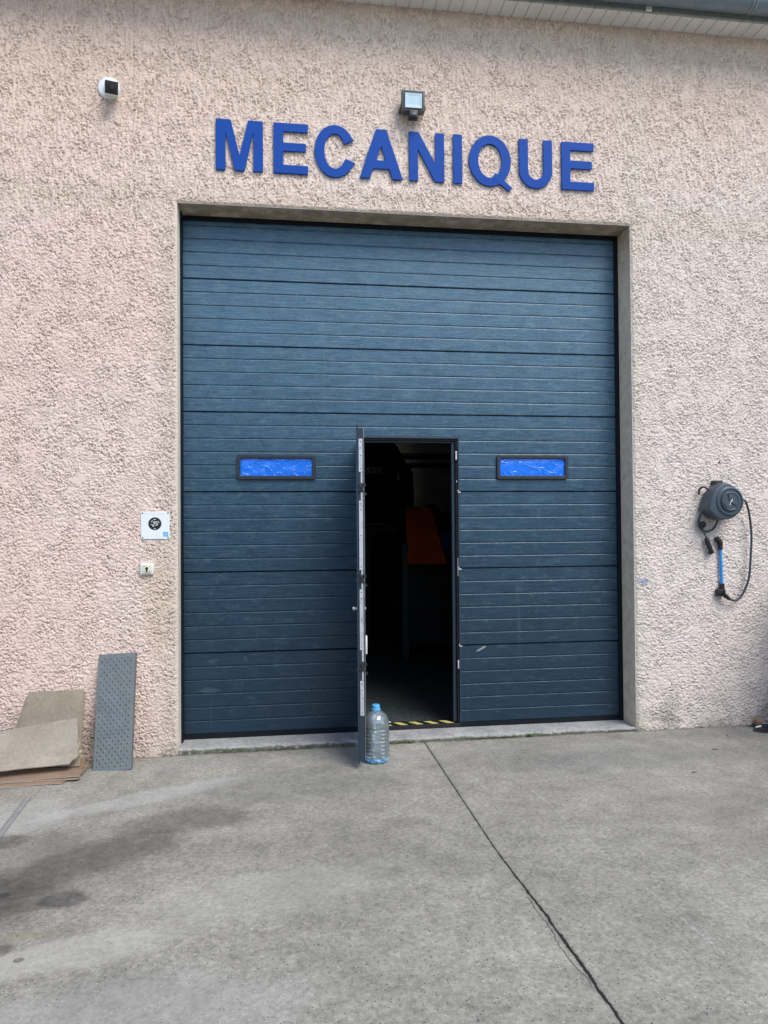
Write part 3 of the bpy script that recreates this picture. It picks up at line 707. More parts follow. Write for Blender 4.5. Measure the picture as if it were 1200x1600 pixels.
def L_A(w, h, s):
    q_ = 1.12*s; k = (w/2-.56*s)/h; z0, z1 = .20*h, .37*h; xi = lambda z: q_+k*z
    return [[(0,0),(w/2-.56*s,h),(w/2+.56*s,h),(w,0),(w-q_,0),(w-xi(z0)+.002,z0),(xi(z0)-.002,z0),(q_,0)], [(xi(z1)+.004,z1),(w-xi(z1)-.004,z1),(w/2,(w/2-q_)/k*.98)]]
def L_N(w, h, s): return [[(0,0),(0,h),(s*1.03,h),(w-s*.95,h*.36),(w-s*.95,h),(w,h),(w,0),(w-1.03*s,0),(s*.95,h*.65),(s*.95,0)]]
def L_I(w, h, s): return [[(0,0),(0,h),(w,h),(w,0)]]
def L_U(w, h, s):
    r = w/2; zb = h*.36
    return [[(0,h)] + arc(r, zb, r, zb+.006, 180, 360, 28) + [(w,h),(w-s,h)] + arc(r, zb, r-s, zb-s*.88, 360, 180, 28) + [(s,h)]]
def L_Q(w, h, s):
    w2 = w*.955; return [arc(w2/2, h/2, w2/2, h*.525, 0, 354, 59), arc(w2/2, h/2, w2/2-s*1.02, h*.525-s*.92, 354, 0, 59)]
specs = [('M', L_M, .276, .612), ('E', L_E, .688, .938), ('C', L_C, .985, 1.285), ('A', L_A, 1.317, 1.641), ('N', L_N, 1.690, 1.957), ('I', L_I, 2.026, 2.095), ('Q', L_Q, 2.148, 2.490), ('U', L_U, 2.541, 2.803), ('E', L_E, 2.879, 3.139)]
labs = ['blue letter M, the first of the wall lettering', 'blue letter E standing between the M and the C', 'blue round letter C after the first E', 'blue letter A between the C and the N', 'blue letter N below the floodlight', 'blue letter I, a plain upright bar after the N', 'blue round letter Q with a short tail', 'blue letter U between the Q and the last E', 'blue letter E at the right end of the word']
for (ch, fn, x0, x1), lb in zip(specs, labs):
    w_ = x1-x0; me = shape2d('sign_letter', fn(w_, HH, S), .016, .0012)
    o = obj('sign_letter', me, 'letter'); o.location = (x0, -.027, 4.113)
    if ch == 'Q':
        bm = bmesh.new(); bm.from_mesh(me)
        prism(bm, [(w_*.52, HH*.155), (w_*.60, HH*.255), (w_*.985, -HH*.045), (w_*.90, -HH*.105)][::-1], -.0094, .0070)
        bm.to_mesh(me); bm.free()
    bm = bmesh.new()
    tag(o, lb, 'letter', 'blue letters spelling the word above the door')
    bm.free()

# ------------------------------------------------------------------ things on the wall
t = thing('security_camera', 'small white wall camera with a square black face, upper left wall', 'camera', (-.465, 0, 4.655))
bm = bmesh.new(); lathe(bm, [(.078, 0), (.078, .022), (.070, .034), (.040, .040)], 36, 'Y'); obj('mount', bm, 'white', t, smooth=True)
hd = bmesh.new(); box(hd, -.046, .046, -.13, -.012, -.044, .044, bev=.016, seg=4); hd_o = obj('housing', hd, 'white', t, smooth=True)
hd_o.location = (.012, -.012, -.004); hd_o.rotation_euler = (R(24), 0, R(14))
bm = bmesh.new(); box(bm, -.043, .043, -.138, -.1305, -.041, .041, bev=.003); q_ = obj('lens_cover', bm, 'ink', hd_o, smooth=True)
bm = bmesh.new(); lathe(bm, [(.014, 0), (.014, .004), (.010, .005)], 20, 'Y', (0, -.138, 0)); obj('lens', bm, 'reeld', hd_o, smooth=True)

t = thing('floodlight', 'grey square floodlight with a motion sensor above the lettering', 'floodlight', (1.71, 0, 4.665))
bm = bmesh.new(); box(bm, -.05, .05, -.012, -.001, -.05, .03, bev=.002); box(bm, -.095, -.089, -.10, -.004, -.045, -.02, bev=.001); box(bm, .089, .095, -.10, -.004, -.045, -.02, bev=.001); box(bm, -.095, .095, -.020, -.0125, -.045, -.02); obj('bracket', bm, 'lampbody', t)
hb = bpy.data.meshes.new('x'); bm = bmesh.new(); box(bm, -.086, .086, -.118, -.062, -.060, .088, bev=.006, seg=3)
for i in range(7): box(bm, -.066+i*.022-.003, -.066+i*.022+.003, -.0615, -.035, -.05, .075)
hs = obj('housing', bm, 'lampbody', t, smooth=True); hs.rotation_euler = (R(6), 0, 0)
fr = shape2d('bezel', [rrect(-.070, .070, -.045, .074, .004), rrect(-.064, .064, -.039, .068, .003)[::-1]], .004); obj('bezel', fr, 'ink', hs).location = (0, -.1205, 0)
bm = bmesh.new()   # recessed reflector pan behind the front glass
o4 = [(-.063, -.038), (.063, -.038), (.063, .067), (-.063, .067)]; i4 = [(-.036, -.014), (.036, -.014), (.036, .045), (-.036, .045)]
vo = [bm.verts.new((x, -.1215, z)) for x, z in o4]; vi = [bm.verts.new((x, -.1185, z)) for x, z in i4]
for k in range(4): bm.faces.new((vo[k], vo[(k+1) % 4], vi[(k+1) % 4], vi[k]))
bm.faces.new(vi); obj('lamp_glass', bm, 'glassled', hs)
bm = bmesh.new(); box(bm, -.034, .034, -.118, -.062, -.122, -.0655, bev=.006); sn = obj('motion_sensor', bm, 'ink', t, smooth=True)
bm = bmesh.new(); box(bm, -.020, .020, -.124, -.1185, -.112, -.090, bev=.003); obj('sensor_window', bm, 'reel', sn, smooth=True)

t = thing('wall_plaque', 'white square plaque with a round black emblem, left of the garage door', 'plaque', (-.153, -.009, 1.552))
obj('board', B(-.098, .098, -.012, .002, -.097, .097, bev=.0012), 'white', t)
for sx in (-.087, .088):
    for sz in (-.086, .088):
        bm = bmesh.new(); lathe(bm, [(.0045, 0), (.0045, .003), (.002, .004)], 12, 'Y', (sx, -.0121, sz)); obj('screw', bm, 'dark', t, smooth=True)
bm = bmesh.new(); lathe(bm, [(.045, .0), (.045, .0012)], 48, 'Y', (-.003, -.0121, .012)); em = obj('emblem', bm, 'ink', t)
def strokes(segs, wdt, y, dpt=.0006):
    bm = bmesh.new()
    for x0, z0, x1, z1 in segs:
        d = Vector((x1-x0, 0, z1-z0)).normalized(); n_ = Vector((-d.z, 0, d.x))*wdt/2
        p_ = [(x0+n_.x, z0+n_.z), (x1+n_.x, z1+n_.z), (x1-n_.x, z1-n_.z), (x0-n_.x, z0-n_.z)]; prism(bm, p_, y-dpt, y)
    return bm
ex, ez = -.003, .012
sg = [(-.012, .006, .000, .020), (-.012, .006, .006, .006), (-.001, .020, -.001, -.008), (.018, .014, .006, .014), (.006, .014, .006, .004), (.007, .003, .018, .003), (.018, .003, .018, -.009), (.018, -.010, .004, -.010), (-.020, -.006, -.006, -.012), (-.024, .012, -.016, .024), (-.010, .030, .008, .030), (.024, .018, .028, .004), (-.028, -.004, -.022, -.006), (-.006, -.036, .006, -.036), (-.018, -.014, -.004, -.020)]
obj('emblem_mark', strokes([(a+ex, b_+ez, c_+ex, d_+ez) for a, b_, c_, d_ in sg], .0042, -.0136), 'white', em)
sk = obj('sticker', B(.054, .088, -.0130, -.0121, -.079, -.047), 'sticker', t)
obj('sticker_mark', strokes([(.064, -.072, .080, -.056), (.062, -.066, .066, -.074)], .004, -.0132), 'white', sk)
bm = strokes([(-.078, .083, -.050, .083), (-.036, .083, .0, .083), (.016, .083, .055, .083)], .012, -.0122, .0003); obj('faded_heading', bm, 'whitep', t)

t = thing('key_switch', 'small ivory key switch box with a black keyhole, below the plaque', 'key switch', (-.208, 0, 1.246))
obj('box', B(-.046, .046, -.040, -.001, -.040, .040, bev=.007, seg=3), 'whitep', t, smooth=True)
fp = obj('face_plate', B(-.030, .030, -.0455, -.0402, -.029, .030, bev=.002), 'keyface', t, smooth=True)
bm = bmesh.new(); lathe(bm, [(.010, 0), (.010, .0016)], 20, 'Y', (.0, -.0456, .004)); box(bm, -.0055, .0055, -.0470, -.0457, -.022, -.001); obj('keyhole', bm, 'ink', fp)
for sx, sz in ((-.018, .018), (.02, .017), (.018, -.02)):
    bm = bmesh.new(); lathe(bm, [(.003, 0), (.003, .001)], 10, 'Y', (sx, -.0456, sz)); obj('screw', bm, 'dark', fp)

# hose reel
t = thing('hose_reel', 'slate grey hose reel with a dark looped hose, mounted on the right wall', 'hose reel', (4.12, 0, 1.70))
def RL(p): return (p[0]-4.12, p[1], p[2]-1.70)
outl = [(4.118, 1.850), (4.160, 1.835), (4.205, 1.805), (4.236, 1.765), (4.250, 1.715), (4.245, 1.665), (4.222, 1.618), (4.185, 1.585), (4.140, 1.568), (4.085, 1.562), (4.040, 1.575), (3.978, 1.632), (3.968, 1.655), (4.010, 1.772), (4.035, 1.800), (4.090, 1.845)]
bm = bmesh.new(); prism(bm, [(x-4.12, z-1.70) for x, z in outl][::-1], -.170, -.040, bev=.012)
hs = obj('housing', bm, 'reel', t, smooth=True)
bm = bmesh.new(); prism(bm, [((x-4.12)*.94, (z-1.70)*.94) for x, z in outl][::-1], -.0395, -.022); obj('back_shell', bm, 'reeld', t, smooth=True)
cx_, cz_ = 4.139-4.12+.004, 1.704-1.70
bm = bmesh.new(); lathe(bm, [(.112, 0), (.112, .004), (.104, .010), (.098, .010), (.094, .004), (.080, .004)], 56, 'Y', (cx_, -.1705, cz_)); dk_ = obj('cover_disc', bm, 'reel', t, smooth=True)
bm = bmesh.new(); lathe(bm, [(.080, 0), (.080, .004), (.074, .012), (.066, .014), (.060, .009)], 48, 'Y', (cx_, -.1750, cz_)); obj('hub_ring', bm, 'reel', dk_, smooth=True)
bm = bmesh.new()
for a in (90, 215, 345):
    ca, sa = math.cos(R(a)), math.sin(R(a))
    p_ = [(cx_+ca*.058-sa*.024, cz_+sa*.058+ca*.024), (cx_-sa*.007, cz_+ca*.007), (cx_+sa*.007, cz_-ca*.007), (cx_+ca*.058+sa*.024, cz_+sa*.058-ca*.024)]
    prism(bm, p_, -.1905+a*1e-6, -.183)
obj('hub_web', bm, 'reel', dk_)
obj('brand_mark', strokes([(cx_-.014, cz_-.030, cx_-.006, cz_-.006), (cx_-.005, cz_-.004, cx_+.004, cz_+.012), (cx_+.004, cz_+.012, cx_+.010, cz_+.018), (cx_+.010, cz_+.018, cx_+.008, cz_+.006), (cx_+.008, cz_+.006, cx_-.002, cz_-.002)], .004, -.1915), 'pen', dk_)
bm = bmesh.new(); box(bm, -.035, .035, -.07, -.001, .130, .172, bev=.006); box(bm, .070, .095, -.06, -.001, .085, .125, bev=.004)
box(bm, -.030, .03, -.020, -.001, -.12, .13, bev=.004)
obj('wall_bracket', bm, 'blackplastic', t, smooth=True)
bm = bmesh.new(); tube(bm, spline([RL((4.030, -.07, 1.800)), RL((3.995, -.06, 1.822)), RL((3.965, -.05, 1.800)), RL((3.962, -.05, 1.760))], 6), .008, 8); obj('carry_handle', bm, 'blackplastic', t, smooth=True)
bm = bmesh.new()
tube(bm, spline([RL(p) for p in ((4.225, -.150, 1.713), (4.262, -.150, 1.716), (4.320, -.105, 1.700), (4.372, -.07, 1.600), (4.394, -.06, 1.440), (4.384, -.06, 1.268), (4.366, -.06, 1.105), (4.313, -.06, .984), (4.255, -.06, .932), (4.205, -.06, .942), (4.180, -.06, .956))], 8), .0085, 10)
hz = obj('hose', bm, 'hose', t, smooth=True)
bm = bmesh.new(); tube(bm, [RL((4.195, -.06, .946)), RL((4.150, -.06, .982))], .014, 10); tube(bm, [RL((4.172, -.06, .963)), RL((4.160, -.06, .973))], .017, 10); obj('hose_end', bm, 'blackplastic', hz, smooth=True)
bm = bmesh.new()
tube(bm, spline([RL(p) for p in ((3.985, -.08, 1.640), (3.964, -.06, 1.600), (3.956, -.05, 1.545), (3.975, -.045, 1.492), (4.028, -.045, 1.474), (4.082, -.05, 1.498), (4.108, -.06, 1.556), (4.082, -.075, 1.605), (4.02, -.085, 1.640))], 7), .0075, 10)
tube(bm, spline([RL(p) for p in ((3.982, -.055, 1.540), (3.990, -.05, 1.492), (4.010, -.045, 1.448), (4.024, -.045, 1.415))], 5), .006, 8)
hz = obj('inlet_cable', bm, 'hose', t, smooth=True)
bm = bmesh.new(); bmesh.ops.create_uvsphere(bm, u_segments=18, v_segments=12, radius=.027, matrix=Matrix.Translation(RL((3.982, -.062, 1.527)))); obj('stopper_ball', bm, 'ink', hz, smooth='all')
bm = bmesh.new(); tube(bm, [RL(p) for p in ((4.018, -.045, 1.425), (4.026, -.045, 1.405), (4.048, -.045, 1.345), (4.062, -.045, 1.318))], .018, 12, radii=[.012, .019, .019, .015]); tube(bm, [RL((4.052, -.045, 1.322)), RL((4.060, -.045, 1.312)), RL((4.066, -.045, 1.304))], .023, 10); obj('plug', bm, 'blackplastic', hz, smooth=True)
t = thing('air_pipe', 'bright blue upright pipe with black elbow fittings below the hose reel', 'pipe', (4.149, 0, 1.19))
bm = bmesh.new(); tube(bm, [(-.004, -.035, .145), (0, -.035, 0), (.004, -.035, -.135)], .0115, 14); obj('pipe', bm, 'blue', t, smooth=True)
bm = bmesh.new(); tube(bm, [(-.004, -.035, .140), (-.003, -.035, .185)], .017, 14); tube(bm, [(-.003, -.035, .185), (-.012, -.035, .205), (-.030, -.030, .225)], .022, 14); tube(bm, [(-.028, -.001, .222), (-.028, -.048, .222)], .018, 12); obj('top_elbow', bm, 'blackplastic', t, smooth=True)
bm = bmesh.new(); tube(bm, [(.004, -.035, -.128), (.004, -.035, -.180)], .019, 14); box(bm, -.044, .024, -.056, -.012, -.225, -.170, bev=.006); tube(bm, [(.0, -.035, -.180), (.018, -.040, -.208)], .016, 10); tube(bm, [(-.012, -.001, -.198), (-.012, -.03, -.198)], .018, 12); obj('valve', bm, 'blackplastic', t, smooth=True)

# ------------------------------------------------------------------ bottle
bx_, by_ = 1.366, -.378
t = thing('water_bottle', 'large clear ribbed plastic water bottle with a blue cap beside the open wicket door', 'bottle', (bx_, by_, GZ(bx_)))
prof = [(.030, .006), (.066, .002), (.080, .007), (.0875, .020), (.090, .038)]
z = .045
for k in range(8):
    prof += [(.090, z), (.0860, z+.008), (.0860, z+.011), (.090, z+.019)]; z += .0255
prof += [(.090, .250), (.0885, .275), (.083, .297), (.072, .318), (.056, .335), (.040, .345), (.028, .350), (.025, .362)]
prof = [(r, h*.985) for r, h in prof]
bm = bmesh.new(); lathe(bm, prof, 56, cap1=False); obj('shell', bm, 'pet', t, smooth='all')
bm = bmesh.new(); lathe(bm, [(.028, .004), (.0665, .0005), (.081, .0055), (.0885, .019), (.0912, .032), (.0905, .037)], 40, cap1=False); obj('base', bm, 'liquid', t, smooth='all')
bm = bmesh.new(); lathe(bm, [(.030, .347), (.033, .350), (.033, .356), (.027, .357), (.0265, .382), (.024, .385), (.010, .3855)], 36); obj('cap', bm, 'cap', t, smooth=True)
bm = bmesh.new(); tube(bm, spline([(.088, 0, .262), (.095, -.002, .262), (.100, -.004, .256)], 3), .003, 6); obj('handle_tab', bm, 'white', t)

# ------------------------------------------------------------------ perforated steel plank
t = thing('steel_plank', 'blue grey perforated steel plank leaning upright against the wall', 'plank', (-.395, -.27, GZ(-.4)))
Lp = math.hypot(.655+.079, .25); wv = .252; tilt = math.atan2(.245, .734)
bm = bmesh.new(); r = np.random.default_rng(11)
box(bm, -wv/2, wv/2, -.0015, .0015, 0, Lp); box(bm, -wv/2, -wv/2+.003, .0017, .035, 0, Lp); box(bm, wv/2-.003, wv/2, .0017, .035, 0, Lp)
pl = obj('sheet', bm, 'plate', t); bm = bmesh.new(); bm2 = bmesh.new(); rowsn = 32
for j in range(rowsn):
    for i in range(6):
        x = -wv/2+.026+i*.0395+(.0198 if j % 2 else 0); zz = .030+j*(Lp-.06)/(rowsn-1)
        if x > wv/2-.010: continue
        lathe(bm, [(.0085, 0), (.0048, .0030), (.0036, .0030)], 8, 'Y', (x, -.0016, zz), cap0=False, cap1=False)
        lathe(bm2, [(.0042, 0), (.0042, .0004)], 8, 'Y', (x, -.0030, zz), cap0=False)
d1 = obj('dimples', bm, 'plate', t, smooth='all'); d2 = obj('holes', bm2, 'ink', t)
for o in (pl, d1, d2): o.rotation_euler = (-tilt*.96, R(-3.1), R(-6))
d1['kind'] = 'stuff'; d2['kind'] = 'stuff'

# ------------------------------------------------------------------ cardboard
def card(name, label, P4, th, mat, bend=0, seed=0, flutes=True, nu=18, nv=12, ragged=.004, midR=None):
    """P4: corners bottom-left, bottom-right, top-right, top-left in world space"""
    P = [Vector(p) for p in P4]; r = np.random.default_rng(seed); nrm = (P[1]-P[0]).cross(P[3]-P[0]).normalized()
    org = (P[0]+P[1])/2; bm = bmesh.new(); F = []; Bk = []
    ph = r.uniform(0, 6, 4)
    for i in range(nu+1):
        a_, b_ = [], []
        for j in range(nv+1):
            u, v = i/nu, j/nv
            right = P[1]*(1-v)+P[2]*v
            if midR: q0 = Vector(midR); right = P[1].lerp(q0, v/.25) if v < .25 else q0.lerp(P[2], (v-.25)/.75)
            p = (P[0]*(1-v)+P[3]*v)*(1-u) + right*u
            off = bend*(4*u*(1-u))*.6 + .004*math.sin(5*u+ph[0])*math.sin(4*v+ph[1])
            p = p + nrm*off
            if i in (0, nu) or j in (0, nv): p = p + (P[1]-P[0]).normalized()*r.uniform(-ragged, ragged) + (P[3]-P[0]).normalized()*r.uniform(-ragged, ragged)*.6
            a_.append(bm.verts.new(p-org+nrm*th/2)); b_.append(bm.verts.new(p-org-nrm*th/2))
        F.append(a_); Bk.append(b_)
    for i in range(nu):
        for j in range(nv):
            bm.faces.new((F[i][j], F[i+1][j], F[i+1][j+1], F[i][j+1])); bm.faces.new((Bk[i][j], Bk[i][j+1], Bk[i+1][j+1], Bk[i+1][j]))
    def side(a, b_, c, d): f = bm.faces.new((a, b_, c, d)); f.material_index = 1
    for i in range(nu): side(F[i][0], Bk[i][0], Bk[i+1][0], F[i+1][0]); side(F[i][nv], F[i+1][nv], Bk[i+1][nv], Bk[i][nv])
    for j in range(nv): side(F[0][j], F[0][j+1], Bk[0][j+1], Bk[0][j]); side(F[nu][j], Bk[nu][j], Bk[nu][j+1], F[nu][j+1])
    o = obj(name, bm, [mat, 'cutedge']); o.location = org
    return tag(o, label, 'cardboard', 'cardboard sheets piled against the wall')
gz_ = GZ(-.8)
card('cardboard_sheet', 'upright grey cardboard sheet at the back of the pile by the plank', [(-1.07, -.25, gz_+.05), (-.592, -.30, gz_+.052), (-.640, -.025, .415), (-.995, -.02, .408)], .005, 'card3', seed=1)
card('cardboard_sheet', 'second upright cardboard sheet hidden behind the grey one, only its edge showing', [(-1.10, -.232, gz_+.05), (-.600, -.270, gz_+.052), (-.628, -.014, .400), (-1.015, -.012, .385)], .004, 'card3', seed=2)
card('cardboard_sheet', 'large slanting grey cardboard sheet in front of the pile, with a torn corner', [(-1.75, -.50, gz_+.040), (-.640, -.375, .012), (-.637, -.205, .258), (-1.75, -.22, .085)], .007, 'card', seed=3, bend=.02, midR=(-.588, -.31, .064), ragged=.006)
_fs = bpy.data.objects['cardboard_sheet.002']; _r = np.random.default_rng(9); bm = bmesh.new()
for k in range(34):
    v_ = _r.random(); a_ = Vector((-.640, -.375, .012)).lerp(Vector((-.588, -.31, .064)), v_/.45) if v_ < .45 else Vector((-.588, -.31, .064)).lerp(Vector((-.612, -.26, .15)), (v_-.45)/.55)
    a_ = a_ - _fs.location + Vector((_r.normal(0, .003), -.006, _r.normal(0, .003))); s_ = _r.uniform(.004, .013); t_ = _r.uniform(0, 6.28)
    vs_ = [bm.verts.new(a_+Vector((math.cos(t_+q)*s_*w_, -.003*q, math.sin(t_+q)*s_*w_))) for q, w_ in ((0, 1), (2.2, .6), (3.9, .7))]
    bm.faces.new(vs_)
obj('torn_edge', bm, 'tornm', _fs)
flats = [(-.545, -.505, .004, 'card', 'lowest flat cardboard sheet of the pile, lying on the concrete'), (-.585, -.500, .011, 'card2', 'thin brown cardboard sheet second from the ground in the pile'), (-.520, -.455, .018, 'card2', 'brown cardboard sheet in the middle of the pile with its corner pushed out'), (-.535, -.440, .027, 'card2', 'uppermost flat brown cardboard sheet under the slanting grey one')]
for k, (xr, yf, zo, mt, lb) in enumerate(flats):
    g0 = GZ(-.6); g1 = GZ(-1.7)
    lift = [.0, .0, .012, .030][k]
    card('cardboard_sheet', lb, [(-1.75, yf-.02, g1+zo), (xr-.08+.02*k, yf, g0+zo), (xr-.02*k, -.16, g0+zo+lift), (-1.75, -.12, g1+zo+lift*.3)], .0045, mt, seed=10+k, ragged=.005)

# flat bar lying on the concrete at the left
t = thing('metal_strip', 'flat grey metal strip lying on the concrete at the left edge', 'metal strip', (-.785, -.70, GZ(-.8)+.002))
bm = bmesh.new(); dv = Vector((-.0+.034, -.56, 0)).normalized(); nv_ = Vector((-dv.y, dv.x, 0))
for o_, hw, z0, z1 in ((0, .018, 0, .002), (-.0155, .0025, .0021, .005), (.0155, .0025, .0021, .005)):
    p0 = nv_*(o_-hw); p1 = nv_*(o_+hw); e = dv*1.3
    lo = [bm.verts.new((p.x, p.y, z0)) for p in (p0, p1, p1+e, p0+e)]; hi = [bm.verts.new((p.x, p.y, z1)) for p in (p0, p1, p1+e, p0+e)]
    bm.faces.new(hi); bm.faces.new(lo[::-1])
    for i in range(4): bm.faces.new((lo[i], lo[(i+1) % 4], hi[(i+1) % 4], hi[i]))
obj('bar', bm, 'strip', t)

# ------------------------------------------------------------------ moss, weed, grit, litter
r = np.random.default_rng(21)
bm = bmesh.new()
def chip(bm, c, s, flat=.6, mi=0):
    p = [Vector(c)+Vector((math.cos(a)*s*r.uniform(.6, 1.2), math.sin(a)*s*r.uniform(.6, 1.2), 0)) for a in np.linspace(0, 5.2, 5)]
    top = Vector(c)+Vector((0, 0, s*flat)); vs = [bm.verts.new(q_) for q_ in p]; tv = bm.verts.new(top)
    for i in range(5): f = bm.faces.new((vs[i], vs[(i+1) % 5], tv)); f.material_index = mi
cl = r.uniform(0, W, 26)
for _ in range(1500):
    x = float(np.clip(r.choice(cl)+r.normal(0, .07), -.1, 4.5)) if r.random() < .75 else r.uniform(-.4, 4.6)
    y = -.012-abs(r.normal(0, .010)); z0 = GZ(x)+r.uniform(0, .006)
    s = r.uniform(.002, .006)
    a = r.uniform(0, 6.28); h = r.uniform(.003, .014); w_ = s*.5
    p = Vector((x, y, z0)); d = Vector((math.cos(a), math.sin(a), 0))
    v = [bm.verts.new(p-d*w_), bm.verts.new(p+d*w_), bm.verts.new(p+d*w_*.4+Vector((r.normal(0, .003), r.normal(0, .004), h)))]
    bm.faces.new(v)
tag(obj('moss', bm, 'moss'), 'dark green moss along the foot of the sill', 'moss', kind='stuff')
bm = bmesh.new()
for _ in range(420):
    if r.random() < .55: x = r.uniform(-.6, 4.6); y = -.015-abs(r.normal(0, .05))
    else: x = r.uniform(-1.4, 4.4); y = r.uniform(-4.0, -.1)
    chip(bm, (x, y, GZ(x)-.0005), r.uniform(.0015, .0048), .7, 0 if r.random() < .6 else 1)
tag(obj('grit', bm, ['inside_floor', 'sill']), 'loose grit scattered on the concrete', 'grit', kind='stuff')
def weed(x, y, n, h, lab):
    t = thing('weed', lab, 'weed', (x, y, GZ(x)))
    bm = bmesh.new()
    for k in range(n):
        a = r.uniform(0, 6.28); L_ = h*r.uniform(.6, 1.1); d = Vector((math.cos(a), math.sin(a)*.7, 0)); up = r.uniform(.4, 1.2)
        base = Vector((0, 0, .003)); mid_ = base+d*L_*.5+Vector((0, 0, L_*.5*up)); tip = base+d*L_+Vector((0, 0, L_*.55*up)); s = Vector((-d.y, d.x, 0))*L_*.2
        v = [bm.verts.new(p) for p in (base, mid_-s, tip, mid_+s)]; bm.faces.new((v[0], v[1], v[3])); bm.faces.new((v[1], v[2], v[3]))
    obj('leaves', bm, 'leaf', t)
weed(2.585, -.022, 26, .040, 'bright green weed rooted at the foot of the sill right of the opening')
weed(1.66, -.020, 16, .024, 'small dull green weed at the sill beside the crack')
weed(1.56, -.018, 12, .020, 'tiny tuft of weed at the sill nearest the bottle')
weed(.55, -.018, 10, .018, 'dusty weed tuft at the left part of the sill')

gzr = GZ(4.4)
bm = bmesh.new(); bmesh.ops.create_icosphere(bm, subdivisions=3, radius=.03)
for v in bm.verts: v.co *= 1+.18*math.sin(v.co.x*90+1)*math.cos(v.co.z*70); v.co.z *= 1.15; v.co.x *= .9
o = obj('stone', bm, 'stone', smooth='all'); o.location = (4.425, -.055, gzr+.030); tag(o, 'brown stone at the foot of the right wall', 'stone')
bm = bmesh.new(); tube(bm, [(-.026, -.006, 0), (.026, .006, .004)], .0075, 12); o = obj('white_stub', bm, 'white', smooth=True); o.location = (4.375, -.135, gzr+.016); tag(o, 'short white stub on the black rag by the right wall', 'litter')
bm = bmesh.new(); nu, nv = 34, 16; g = []
for i in range(nu+1):
    row = []
    for j in range(nv+1):
        u, v = i/nu, j/nv; x = 4.33+.75*u+.03*math.sin(7*v); y = -.05-.20*v-.10*u*v+.02*math.sin(9*u)
        e = min(1, min(u, 1-u, v, 1-v)*7); row.append(bm.verts.new((x-4.6, y+.15, .002+e*(.006+.012*abs(math.sin(13*u+6*v)*math.cos(9*v-5*u)))+r.uniform(0, .003)*e)))
    g.append(row)
for i in range(nu):
    for j in range(nv): bm.faces.new((g[i][j], g[i+1][j], g[i+1][j+1], g[i][j+1]))
o = obj('black_rag', bm, 'blackplastic', smooth='all'); o.location = (4.6, -.15, gzr); tag(o, 'crumpled black plastic rag on the ground at the right edge', 'rag')
def leaf_litter(x, y, a, lab, L_=.03):
    bm = bmesh.new(); tube(bm, [(0, 0, 0), (L_*.5, .004, .004), (L_, 0, .001)], .002, 5, radii=[.0015, .0035, .001]); o = obj('twig', bm, 'dark'); o.location = (x, y, GZ(x)+.003); o.rotation_euler = (0, 0, a); tag(o, lab, 'twig')
leaf_litter(3.32, -.98, .1, 'small dark twig on the right side of the concrete yard', .05)
leaf_litter(3.73, -.55, -.3, 'thin dark twig on the concrete near the right wall', .05)
t = thing('added_shade_bin', 'unseen dark wheeled container past the reel, added to shade the lower right wall', 'waste container', (5.44, -.72, GZ(5.4)))  # out-of-frame container, added so that it darkens the wall and ground beside it
bm = bmesh.new(); A = [bm.verts.new(p) for p in ((-.60, -.44, .16), (.60, -.44, .16), (.60, .44, .16), (-.60, .44, .16))]; Bq = [bm.verts.new(p) for p in ((-.68, -.53, 1.18), (.68, -.53, 1.18), (.68, .53, 1.18), (-.68, .53, 1.18))]
bm.faces.new(A[::-1]); bm.faces.new(Bq)
for i in range(4): bm.faces.new((A[i], A[(i+1) % 4], Bq[(i+1) % 4], Bq[i]))
bmesh.ops.bevel(bm, geom=list(bm.edges), offset=.03, segments=3, affect='EDGES'); obj('body', bm, 'binm', t, smooth=True)
bm = bmesh.new(); prism(bm, [(-.56, 1.185), (-.56, 1.24), (-.40, 1.33), (.30, 1.36), (.56, 1.30), (.56, 1.185)], -.70, .70); bm.transform(Matrix.Rotation(R(90), 4, 'Z')); obj('lid', bm, 'binm', t)
bm = bmesh.new(); box(bm, -.72, .72, -.56, -.531, 1.10, 1.17, bev=.008); obj('rim', bm, 'binm', t, smooth=True)
for sx in (-.5, .5):
    for sy in (-.36, .36):
        bm = bmesh.new(); tube(bm, [(sx-.03, sy, .10), (sx+.03, sy, .10)], .10, 20); obj('wheel', bm, 'rubber', t, smooth=True)
for sx in (-.70, .70):
    bm = bmesh.new(); tube(bm, [(sx, -.25, 1.02), (sx*1.08, -.25, 1.02), (sx*1.08, .25, 1.02), (sx, .25, 1.02)], .015, 8); obj('handle', bm, 'galv', t, smooth=True)
leaf_litter(4.03, -.28, 1.2, 'short dark twig nearest the black rag', .035)

# ------------------------------------------------------------------ inside the workshop, barely lit
t = thing('raised_car', 'black car raised on a lift inside the dark workshop', 'car', (1.95, 6.0, 1.5))
bm = bmesh.new()   # hatchback tail, lofted sections along y
def sec(y, w0, zb, zs, zr, wr):
    half = [(w0*.90, zb), (w0*.98, zb+.10), (w0, zb+.35), (w0*.985, zs), (w0*.90, zs+.10), (wr, zr-.10), (wr*.86, zr-.02), (wr*.4, zr)]
    ring = half + [(-x, z) for x, z in half[::-1]]; return [bm.verts.new((x, y, z)) for x, z in ring]
secs = [sec(0, .80, .10, .78, 1.22, .56), sec(.08, .86, .06, .86, 1.38, .60), sec(.45, .88, .05, .90, 1.46, .62), (sec(2.2, .88, .05, .90, 1.46, .62)), sec(3.1, .87, .05, .88, 1.0, .60), sec(3.9, .80, .10, .70, .74, .55)]
for a, c in zip(secs, secs[1:]):
    n = len(a)
    for i in range(n): bm.faces.new((a[i], a[(i+1) % n], c[(i+1) % n], c[i]))
bm.faces.new(secs[0]); bm.faces.new(secs[-1][::-1]); obj('body', bm, 'carpaint', t, smooth=True)
